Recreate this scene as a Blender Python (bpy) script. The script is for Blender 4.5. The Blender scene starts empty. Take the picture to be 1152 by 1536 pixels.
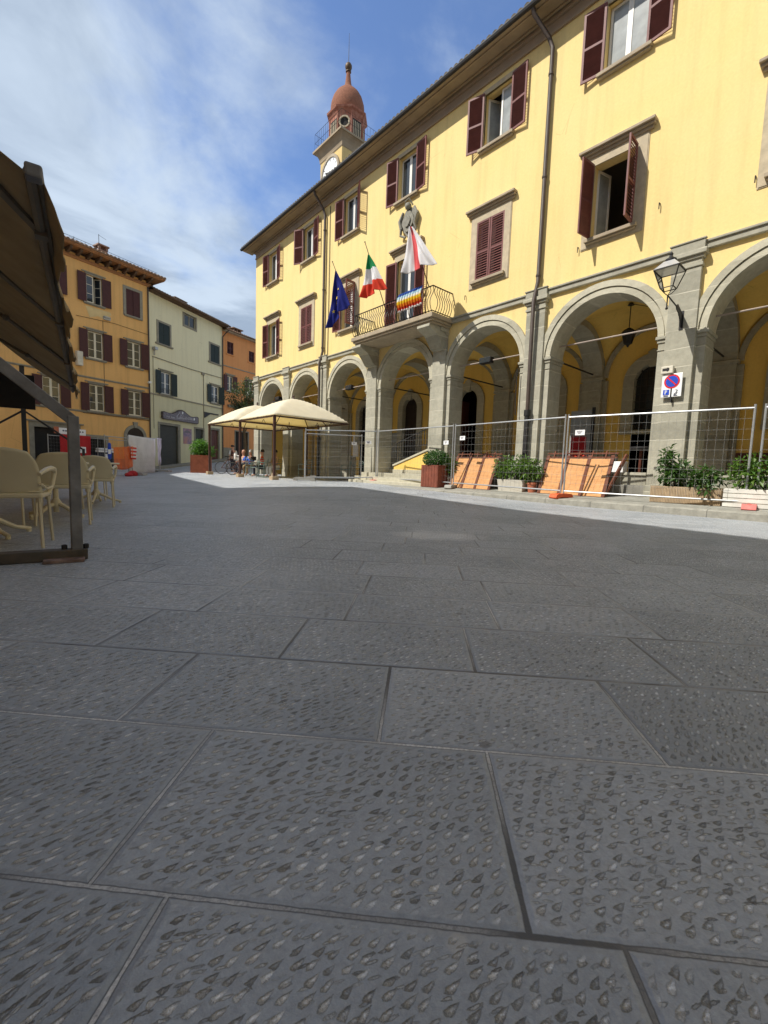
import bpy, bmesh, math, random
from mathutils import Vector, Matrix
import numpy as np
R = math.radians
PI = math.pi
rnd = random.Random(7)
S = bpy.context.scene
COL = S.collection

# ------------------------------------------------------------------ materials
class NT:
    def __init__(s, name):
        s.m = bpy.data.materials.new(name); s.m.use_nodes = True
        s.t = s.m.node_tree; s.t.nodes.clear()
        s.out = s.n('ShaderNodeOutputMaterial')
    def n(s, k, **kw):
        nd = s.t.nodes.new(k)
        for a, v in kw.items(): setattr(nd, a, v)
        return nd
    def l(s, a, b): s.t.links.new(a, b)
    def put(s, sock, v):
        if hasattr(v, 'is_output'): s.l(v, sock)
        elif v is not None: sock.default_value = v
    def math(s, op, a, b=None, c=None, clamp=False):
        nd = s.n('ShaderNodeMath', operation=op, use_clamp=clamp)
        s.put(nd.inputs[0], a); s.put(nd.inputs[1], b)
        if c is not None: s.put(nd.inputs[2], c)
        return nd.outputs[0]
    def noise(s, vec, scale, detail=4, rough=.55, dist=0):
        nd = s.n('ShaderNodeTexNoise'); nd.inputs['Scale'].default_value = scale
        nd.inputs['Detail'].default_value = detail; nd.inputs['Roughness'].default_value = rough
        nd.inputs['Distortion'].default_value = dist
        if vec is not None: s.l(vec, nd.inputs['Vector'])
        return nd.outputs['Fac']
    def rng(s, v, a, b, c, d, smooth=False):
        nd = s.n('ShaderNodeMapRange'); nd.clamp = True
        if smooth: nd.interpolation_type = 'SMOOTHSTEP'
        s.put(nd.inputs[0], v)
        for i, x in enumerate((a, b, c, d)): s.put(nd.inputs[i+1], x)
        return nd.outputs[0]
    def mix(s, f, a, b, blend='MIX'):
        nd = s.n('ShaderNodeMix', data_type='RGBA', blend_type=blend)
        s.put(nd.inputs[0], f)
        for i, v in ((6, a), (7, b)):
            if isinstance(v, (tuple, list)): v = tuple(v)[:3] + (1,)
            s.put(nd.inputs[i], v)
        return nd.outputs[2]
    def sep(s, v):
        nd = s.n('ShaderNodeSeparateXYZ'); s.l(v, nd.inputs[0]); return nd.outputs
    def comb(s, x, y, z=0.0):
        nd = s.n('ShaderNodeCombineXYZ')
        for i, v in enumerate((x, y, z)): s.put(nd.inputs[i], v)
        return nd.outputs[0]
    def obj(s): return s.n('ShaderNodeTexCoord').outputs['Object']
    def bump(s, h, strength=.5, dist=.01):
        nd = s.n('ShaderNodeBump'); nd.inputs['Strength'].default_value = strength
        nd.inputs['Distance'].default_value = dist; s.l(h, nd.inputs['Height']); return nd.outputs[0]
    def bsdf(s, col, rough=.8, metal=0, spec=.5, normal=None):
        b = s.n('ShaderNodeBsdfPrincipled')
        if isinstance(col, (tuple, list)): col = tuple(col)[:3] + (1,)
        s.put(b.inputs['Base Color'], col); s.put(b.inputs['Roughness'], rough)
        b.inputs['Metallic'].default_value = metal
        b.inputs['Specular IOR Level'].default_value = spec
        if normal is not None: s.l(normal, b.inputs['Normal'])
        return b
    def end(s, sh):
        s.l(sh, s.out.inputs['Surface']); return s.m

def simple(name, col, rough=.8, var=.12, scale=3., metal=0, spec=.4, bump=0, bscale=50, tint=None, tscale=.6, tamt=.5):
    t = NT(name); o = t.obj()
    f = t.rng(t.noise(o, scale, 6, .6), .3, .7, 1-var, 1+var)
    c = t.mix(1.0, col, t.comb(f, f, f), 'MULTIPLY')
    if tint is not None:
        c = t.mix(t.rng(t.noise(o, tscale, 5, .6), .45, .7, 0, tamt), c, tint)
    nm = t.bump(t.noise(o, bscale, 5, .6), bump, .01) if bump else None
    return t.end(t.bsdf(c, rough, metal, spec, nm).outputs[0])

def stucco(name, col, tint, streak=.18, scale=.5):
    t = NT(name); o = t.obj(); x, y, z = t.sep(o)
    c = t.mix(t.rng(t.noise(o, scale, 6, .65), .35, .72, 0, .55), col, tint)
    sv = t.comb(t.math('MULTIPLY', x, 3.0), t.math('MULTIPLY', y, 3.0), t.math('MULTIPLY', z, .18))
    st = t.rng(t.noise(sv, 1.3, 6, .6), .48, .8, 1, 1-streak)
    crk = t.n('ShaderNodeTexVoronoi', feature='DISTANCE_TO_EDGE'); crk.inputs['Scale'].default_value = .55; t.l(t.mix(.12, o, t.n('ShaderNodeTexNoise').outputs['Color']), crk.inputs['Vector'])
    st = t.math('MULTIPLY', st, t.rng(t.math('ADD', crk.outputs['Distance'], t.math('MULTIPLY', t.rng(t.noise(o, .7, 3), .42, .6, 1, 0), .1)), .0, .006, .80, 1))
    gr = t.rng(t.noise(o, 18, 5, .6), .3, .7, .95, 1.05)
    k = t.math('MULTIPLY', st, gr)
    c = t.mix(1.0, c, t.comb(k, k, k), 'MULTIPLY')
    nm = t.bump(t.math('ADD', t.noise(o, 60, 4), t.math('MULTIPLY', t.noise(o, 2.2, 3), 3.0)), .25, .01)
    return t.end(t.bsdf(c, .9, 0, .25, nm).outputs[0])

def stone(name, col, light, course=.42, axis='z', jw=.035, jl=1.0):
    """sandstone in courses with paler joints"""
    t = NT(name); o = t.obj(); x, y, z = t.sep(o)
    warp = t.math('MULTIPLY', t.math('SUBTRACT', t.noise(o, 1.5, 2), .5), .05)
    k = t.math('DIVIDE', t.math('ADD', z, warp), course)
    row = t.math('FLOOR', k); fr = t.math('FRACT', k)
    wn = t.n('ShaderNodeTexWhiteNoise', noise_dimensions='1D'); t.l(row, wn.inputs['W'])
    j = t.rng(t.math('ABSOLUTE', t.math('SUBTRACT', fr, .5)), .5-jw, .5-jw*.35, 0, jl)
    j = t.math('MULTIPLY', j, t.rng(t.noise(o, 2.0, 2), .4, .62, .1, 1))
    f = t.math('MULTIPLY', t.rng(wn.outputs['Value'], 0, 1, .84, 1.14), t.rng(t.noise(o, 7, 7, .7), .25, .75, .8, 1.2))
    c = t.mix(1.0, col, t.comb(f, f, f), 'MULTIPLY')
    c = t.mix(t.rng(t.noise(o, .8, 6, .65), .5, .75, 0, .5), c, light)
    c = t.mix(j, c, light)
    nm = t.bump(t.math('SUBTRACT', t.noise(o, 35, 6, .65), j), .4, .008)
    return t.end(t.bsdf(c, .9, 0, .2, nm).outputs[0])

def fabric(name, col, trans, amt=.45, var=.08):
    t = NT(name); o = t.obj()
    f = t.rng(t.noise(o, 2.5, 5), .3, .7, 1-var, 1+var)
    c = t.mix(1.0, col, t.comb(f, f, f), 'MULTIPLY')
    w = t.bump(t.noise(o, 5, 3), .25, .03)
    b = t.bsdf(c, .9, 0, .1, w)
    tr = t.n('ShaderNodeBsdfTranslucent'); tr.inputs[0].default_value = tuple(trans)+(1,)
    mx = t.n('ShaderNodeMixShader'); mx.inputs[0].default_value = amt
    t.l(b.outputs[0], mx.inputs[1]); t.l(tr.outputs[0], mx.inputs[2])
    return t.end(mx.outputs[0])

def leafmat(name, a, b, yellow=(.12, .13, .02)):
    t = NT(name); o = t.obj()
    g = t.n('ShaderNodeNewGeometry')
    c = t.mix(g.outputs['Random Per Island'], a, b)
    c = t.mix(t.rng(t.noise(o, 9, 3), .6, .75, 0, .5), c, yellow)
    bs = t.bsdf(c, .45, 0, .5)
    tr = t.n('ShaderNodeBsdfTranslucent'); t.l(t.mix(1.0, c, (1.4, 1.6, .6), 'MULTIPLY'), tr.inputs[0])
    mx = t.n('ShaderNodeMixShader'); mx.inputs[0].default_value = .3
    t.l(bs.outputs[0], mx.inputs[1]); t.l(tr.outputs[0], mx.inputs[2])
    return t.end(mx.outputs[0])

def paving():
    t = NT('chiselled_stone_paving'); o = t.obj(); x, y, z = t.sep(o)
    th = R(136.0)
    ru, rv = (math.sin(th), math.cos(th)), (-math.cos(th), math.sin(th))
    u = t.math('ADD', t.math('MULTIPLY', x, ru[0]), t.math('MULTIPLY', y, ru[1]))
    v = t.math('ADD', t.math('MULTIPLY', x, rv[0]), t.math('MULTIPLY', y, rv[1]))
    W, L = .46, .735
    k = t.math('DIVIDE', t.math('SUBTRACT', v, .183), W)
    row = t.math('FLOOR', k); fv = t.math('MULTIPLY', t.math('SUBTRACT', k, row), W)
    off = t.math('ADD', t.math('ADD', .342, t.math('MULTIPLY', row, -.439)), t.math('MULTIPLY', t.math('MULTIPLY', row, row), .297))
    kk = t.math('DIVIDE', t.math('SUBTRACT', u, off), L)
    cl = t.math('FLOOR', kk); fu = t.math('MULTIPLY', t.math('SUBTRACT', kk, cl), L)
    wn = t.n('ShaderNodeTexWhiteNoise', noise_dimensions='2D'); t.l(t.comb(row, cl), wn.inputs['Vector'])
    r1 = wn.outputs['Value']; rc = t.sep(wn.outputs['Color'])
    # joints
    wob = t.math('MULTIPLY', t.math('SUBTRACT', t.noise(o, 22, 3), .5), .006)
    du = t.math('MINIMUM', fu, t.math('SUBTRACT', L, fu)); dv = t.math('MINIMUM', fv, t.math('SUBTRACT', W, fv))
    dj = t.math('ADD', t.math('MINIMUM', du, dv), wob)
    joint = t.rng(dj, .0042, .0066, 1, 0); core = t.rng(dj, .0026, .0040, 1, 0)
    edge = t.rng(dj, .004, .016, 1, 0, True)
    # chisel marks: drop-shaped pits in staggered lines, each slab tooled a little differently
    ang = t.rng(rc[0], 0, 1, -.45, .35)
    ca, sa = t.math('COSINE', ang), t.math('SINE', ang)
    wv = t.comb(t.math('MULTIPLY', u, 1.0), v, 0.0)
    w1 = t.math('MULTIPLY', t.math('SUBTRACT', t.noise(wv, 3.2, 2), .5), .06)
    w2 = t.math('MULTIPLY', t.math('SUBTRACT', t.noise(wv, 4.1, 2), .5), .06)
    pu = t.math('ADD', t.math('SUBTRACT', t.math('MULTIPLY', u, ca), t.math('MULTIPLY', v, sa)), w1)
    pv = t.math('ADD', t.math('ADD', t.math('MULTIPLY', u, sa), t.math('MULTIPLY', v, ca)), w2)
    su = t.rng(rc[1], 0, 1, .027, .034); sv = t.rng(rc[2], 0, 1, .0215, .0275)
    gu = t.math('ADD', t.math('DIVIDE', pu, su), t.math('MULTIPLY', r1, 17.0))
    gv = t.math('ADD', t.math('DIVIDE', pv, sv), t.math('MULTIPLY', rc[0], 9.0))
    vo = t.n('ShaderNodeTexVoronoi', voronoi_dimensions='2D', feature='F1'); vo.inputs['Scale'].default_value = 1
    vo.inputs['Randomness'].default_value = .45
    t.l(t.comb(gu, gv), vo.inputs['Vector'])
    vs = t.n('ShaderNodeVectorMath', operation='SUBTRACT'); t.l(t.comb(gu, gv), vs.inputs[0]); t.l(vo.outputs['Position'], vs.inputs[1])
    dx, dy, _ = t.sep(vs.outputs[0]); cc = t.sep(vo.outputs['Color'])
    a0 = t.rng(r1, 0, 1, .75, 1.15)
    c1, s1 = t.math('COSINE', a0), t.math('SINE', a0)
    A = t.math('ADD', t.math('MULTIPLY', dx, c1), t.math('MULTIPLY', dy, s1))     # along the stroke, tail positive
    B = t.math('SUBTRACT', t.math('MULTIPLY', dy, c1), t.math('MULTIPLY', dx, s1))
    rag = t.math('MULTIPLY', t.math('SUBTRACT', t.noise(o, 210, 4, .8), .5), 3.2)
    half = t.math('MAXIMUM', t.math('SUBTRACT', .155, t.math('MULTIPLY', A, .22)), .025)
    e1 = t.math('POWER', t.math('DIVIDE', B, half), 2.0); e2 = t.math('POWER', t.math('DIVIDE', t.math('ADD', A, .02), .56), 2.0)
    rr = t.math('ADD', t.math('ADD', e1, e2), rag)
    deep = t.math('MULTIPLY', t.rng(cc[0], .1, .9, .35, 1), t.rng(t.noise(o, 2.6, 3), .35, .6, .65, 1))
    pit = t.math('MULTIPLY', t.rng(rr, 1.25, -.1, 0, 1, True), deep)
    # the steep end of each pit
    slope = t.rng(A, -.34, .34, 1, .15)
    mm = t.rng(dj, .012, .03, 0, 1)
    pit = t.math('MULTIPLY', pit, mm)
    h = t.math('SUBTRACT', t.math('SUBTRACT', 0.0, t.math('MULTIPLY', t.math('MULTIPLY', pit, slope), .0105)), t.math('MULTIPLY', edge, .003))
    h = t.math('ADD', h, t.math('MULTIPLY', t.noise(o, 90, 5, .7), .0018))
    h = t.math('ADD', h, t.math('MULTIPLY', t.noise(o, 9, 3), .004))
    bp = t.n('ShaderNodeBump'); bp.inputs['Strength'].default_value = 1.0; bp.inputs['Distance'].default_value = 1.0
    t.l(h, bp.inputs['Height'])
    # finer second tooling, strokes at another angle
    v2 = t.n('ShaderNodeTexVoronoi', voronoi_dimensions='2D', feature='F1'); v2.inputs['Scale'].default_value = 1; v2.inputs['Randomness'].default_value = .85
    g2 = t.comb(t.math('DIVIDE', t.math('ADD', pu, t.math('MULTIPLY', pv, .6)), .030), t.math('DIVIDE', t.math('SUBTRACT', pv, t.math('MULTIPLY', pu, .5)), .021))
    t.l(g2, v2.inputs['Vector']); s2 = t.n('ShaderNodeVectorMath', operation='SUBTRACT'); t.l(g2, s2.inputs[0]); t.l(v2.outputs['Position'], s2.inputs[1])
    ex, ey, _ = t.sep(s2.outputs[0]); c2 = t.sep(v2.outputs['Color'])
    q2 = t.math('ADD', t.math('POWER', t.math('DIVIDE', ex, .42), 2.0), t.math('POWER', t.math('DIVIDE', ey, .15), 2.0))
    fine = t.math('MULTIPLY', t.math('MULTIPLY', t.rng(t.math('ADD', q2, t.math('MULTIPLY', rag, 1.2)), 1.0, .2, 0, 1), t.rng(c2[0], .35, .9, 0, 1)), mm)
    h2 = t.math('SUBTRACT', h, t.math('MULTIPLY', fine, .0026)); t.l(h2, bp.inputs['Height'])
    # colour
    base = t.mix(r1, (.208, .232, .260), (.335, .360, .390))
    base = t.mix(t.rng(t.noise(o, 2.2, 6, .65), .35, .7, 0, .6), base, (.212, .236, .264))
    base = t.mix(t.rng(t.noise(o, .45, 5, .6), .42, .68, 0, .6), base, (.41, .432, .452))
    base = t.mix(t.rng(t.noise(o, .16, 3, .6), .40, .62, 0, .35), base, (.43, .45, .468))
    g = t.rng(t.noise(o, 60, 6, .75), .25, .75, .76, 1.24)
    base = t.mix(1.0, base, t.comb(g, g, g), 'MULTIPLY')
    # pool of reflected sunlight painted pale in the middle of the square
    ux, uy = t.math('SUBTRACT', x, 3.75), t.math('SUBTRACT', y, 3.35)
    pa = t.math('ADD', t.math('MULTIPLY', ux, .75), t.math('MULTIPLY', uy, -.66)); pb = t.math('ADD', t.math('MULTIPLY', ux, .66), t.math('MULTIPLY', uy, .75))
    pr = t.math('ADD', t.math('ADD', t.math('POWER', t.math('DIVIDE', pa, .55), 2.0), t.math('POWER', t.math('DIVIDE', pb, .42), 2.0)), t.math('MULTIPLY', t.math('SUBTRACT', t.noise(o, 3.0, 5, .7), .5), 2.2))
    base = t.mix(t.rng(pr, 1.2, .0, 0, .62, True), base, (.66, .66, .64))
    # gum and drip spots
    vg = t.n('ShaderNodeTexVoronoi', voronoi_dimensions='2D', feature='F1'); vg.inputs['Scale'].default_value = 1.7; t.l(t.comb(x, y), vg.inputs['Vector']); vc = t.sep(vg.outputs['Color'])
    spot = t.math('MULTIPLY', t.rng(t.math('ADD', vg.outputs['Distance'], t.math('MULTIPLY', t.math('SUBTRACT', t.noise(o, 40, 2), .5), .02)), .022, .034, 1, 0), t.math('GREATER_THAN', vc[0], .62))
    base = t.mix(t.math('MULTIPLY', spot, .6), base, t.mix(t.math('GREATER_THAN', vc[1], .5), (.07, .07, .07), (.42, .41, .39)))
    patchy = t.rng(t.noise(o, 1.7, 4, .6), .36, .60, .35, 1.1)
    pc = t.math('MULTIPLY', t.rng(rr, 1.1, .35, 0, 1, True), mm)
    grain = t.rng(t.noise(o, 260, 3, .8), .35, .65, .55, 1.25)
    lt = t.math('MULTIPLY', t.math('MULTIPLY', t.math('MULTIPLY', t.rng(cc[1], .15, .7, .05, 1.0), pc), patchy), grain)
    lt = t.math('MULTIPLY', lt, t.rng(t.math('ADD', A, t.math('MULTIPLY', B, 1.4)), -.2, .4, 1.8, .4))  # fresh chips, weighted to one side as a painted lit side
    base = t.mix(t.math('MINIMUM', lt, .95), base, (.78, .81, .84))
    dark = t.math('MULTIPLY', t.math('MULTIPLY', t.rng(cc[2], .3, .9, .25, .9), pc), t.rng(t.math('ADD', A, t.math('MULTIPLY', B, 1.6)), -.05, .3, 0, 1))  # opposite side of each mark darkened, shade painted into the colour
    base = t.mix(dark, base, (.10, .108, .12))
    base = t.mix(t.math('MULTIPLY', fine, t.math('MULTIPLY', patchy, .55)), base, t.mix(t.math('GREATER_THAN', c2[1], .45), (.12, .12, .12), (.58, .575, .55)))
    jl = t.math('MULTIPLY', t.rng(t.noise(o, 1.1, 3), .42, .58, 0, 1), t.rng(t.noise(o, 120, 4, .7), .35, .6, .45, 1))
    base = t.mix(joint, base, t.mix(t.math('MULTIPLY', jl, core), (.062, .065, .070), (.66, .66, .65)))
    b = t.bsdf(base, t.rng(t.noise(o, 14, 4), .3, .7, .42, .62), 0, .6, bp.outputs[0])
    return t.end(b.outputs[0])

def paving_far():
    return paving()

def kerbstone():
    t = NT('kerb_stone'); o = t.obj(); x, y, z = t.sep(o)
    k = t.math('FRACT', t.math('DIVIDE', y, 1.15))
    j = t.rng(k, .012, .02, 1, 0)
    f = t.rng(t.noise(o, 5, 7, .7), .3, .7, .72, 1.25)
    c = t.mix(1.0, (.30, .29, .25), t.comb(f, f, f), 'MULTIPLY')
    c = t.mix(t.math('MULTIPLY', j, .7), c, (.10, .10, .09))
    return t.end(t.bsdf(c, .9, 0, .2, t.bump(t.noise(o, 30, 6, .7), .6, .01)).outputs[0])

def slabs():
    t = NT('sidewalk_slabs'); o = t.obj(); x, y, z = t.sep(o)
    j = t.math('MAXIMUM', t.rng(t.math('FRACT', t.math('DIVIDE', y, .8)), .012, .022, 1, 0), t.rng(t.math('FRACT', t.math('DIVIDE', x, .55)), .016, .03, 1, 0))
    f = t.rng(t.noise(o, 6, 7, .7), .3, .7, .75, 1.22)
    c = t.mix(1.0, (.29, .285, .25), t.comb(f, f, f), 'MULTIPLY')
    c = t.mix(t.math('MULTIPLY', j, .6), c, (.12, .12, .1))
    return t.end(t.bsdf(c, .9, 0, .2, t.bump(t.noise(o, 40, 6, .7), .5, .008)).outputs[0])

def glassmat(name, tint=(.03, .035, .04), rough=.04):
    t = NT(name); o = t.obj()
    nm = t.bump(t.noise(o, 1.2, 2), .06, .05)
    return t.end(t.bsdf(tint, rough, 0, .8, nm).outputs[0])

def plywood():
    t = NT('orange_plywood'); o = t.obj(); x, y, z = t.sep(o)
    g = t.noise(t.comb(t.math('MULTIPLY', x, 1.2), y, t.math('MULTIPLY', z, 14.0)), 2.0, 7, .65, 1.0)
    c = t.mix(t.rng(g, .3, .7, 0, 1), (.64, .345, .145), (.48, .225, .085))
    c = t.mix(t.rng(t.noise(o, 1.6, 6, .7), .5, .75, 0, .5), c, (.66, .42, .21))
    c = t.mix(t.rng(t.noise(o, 11, 2), .68, .73, 0, .5), c, (.35, .14, .05))
    return t.end(t.bsdf(c, .75, 0, .3).outputs[0])

def brickdome():
    t = NT('dome_brick'); o = t.obj(); x, y, z = t.sep(o)
    k = t.math('FRACT', t.math('DIVIDE', z, .09)); j = t.rng(k, .1, .2, 1, 0)
    f = t.rng(t.noise(o, 9, 6, .7), .25, .75, .65, 1.3)
    c = t.mix(1.0, (.25, .105, .062), t.comb(f, f, f), 'MULTIPLY')
    c = t.mix(t.math('MULTIPLY', j, .35), c, (.20, .10, .07))
    c = t.mix(t.rng(t.noise(o, 1.5, 6, .7), .55, .75, 0, .5), c, (.16, .12, .09))
    return t.end(t.bsdf(c, .85, 0, .2, t.bump(t.noise(o, 22, 5), .6, .02)).outputs[0])

def tiles(name, a, b):
    t = NT(name); o = t.obj()
    c = t.mix(t.rng(t.noise(o, 4, 6, .7), .3, .7, 0, 1), a, b)
    c = t.mix(t.rng(t.noise(o, 1.1, 5), .5, .7, 0, .6), c, (.05, .052, .04))
    return t.end(t.bsdf(c, .9, 0, .2, t.bump(t.noise(o, 25, 4), .5, .02)).outputs[0])

def bands(name, axis_uv, stops, trans=.25):
    """flag cloth: constant colour bands along one UV axis"""
    t = NT(name); uv = t.n('ShaderNodeTexCoord').outputs['UV']; x, y, _ = t.sep(uv)
    r = t.n('ShaderNodeValToRGB'); r.color_ramp.interpolation = 'CONSTANT'
    el = r.color_ramp.elements
    while len(el) < len(stops): el.new(.5)
    for e, (p, c) in zip(el, stops): e.position = p; e.color = tuple(c)+(1,)
    t.l(x if axis_uv == 0 else y, r.inputs[0])
    b = t.bsdf(r.outputs[0], .8, 0, .2); tr = t.n('ShaderNodeBsdfTranslucent'); t.l(r.outputs[0], tr.inputs[0])
    mx = t.n('ShaderNodeMixShader'); mx.inputs[0].default_value = trans
    t.l(b.outputs[0], mx.inputs[1]); t.l(tr.outputs[0], mx.inputs[2])
    return t.end(mx.outputs[0])

def netmat(name, col, scale, gap):
    """open mesh: real holes by transparency"""
    t = NT(name); uv = t.n('ShaderNodeTexCoord').outputs['UV']; x, y, _ = t.sep(uv)
    a = t.math('FRACT', t.math('MULTIPLY', x, scale[0])); b = t.math('FRACT', t.math('MULTIPLY', y, scale[1]))
    hole = t.math('MULTIPLY', t.math('GREATER_THAN', a, gap), t.math('GREATER_THAN', b, gap))
    bs = t.bsdf(col, .6, 0, .3); tp = t.n('ShaderNodeBsdfTransparent')
    mx = t.n('ShaderNodeMixShader'); t.l(hole, mx.inputs[0]); t.l(bs.outputs[0], mx.inputs[1]); t.l(tp.outputs[0], mx.inputs[2])
    return t.end(mx.outputs[0])

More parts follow.
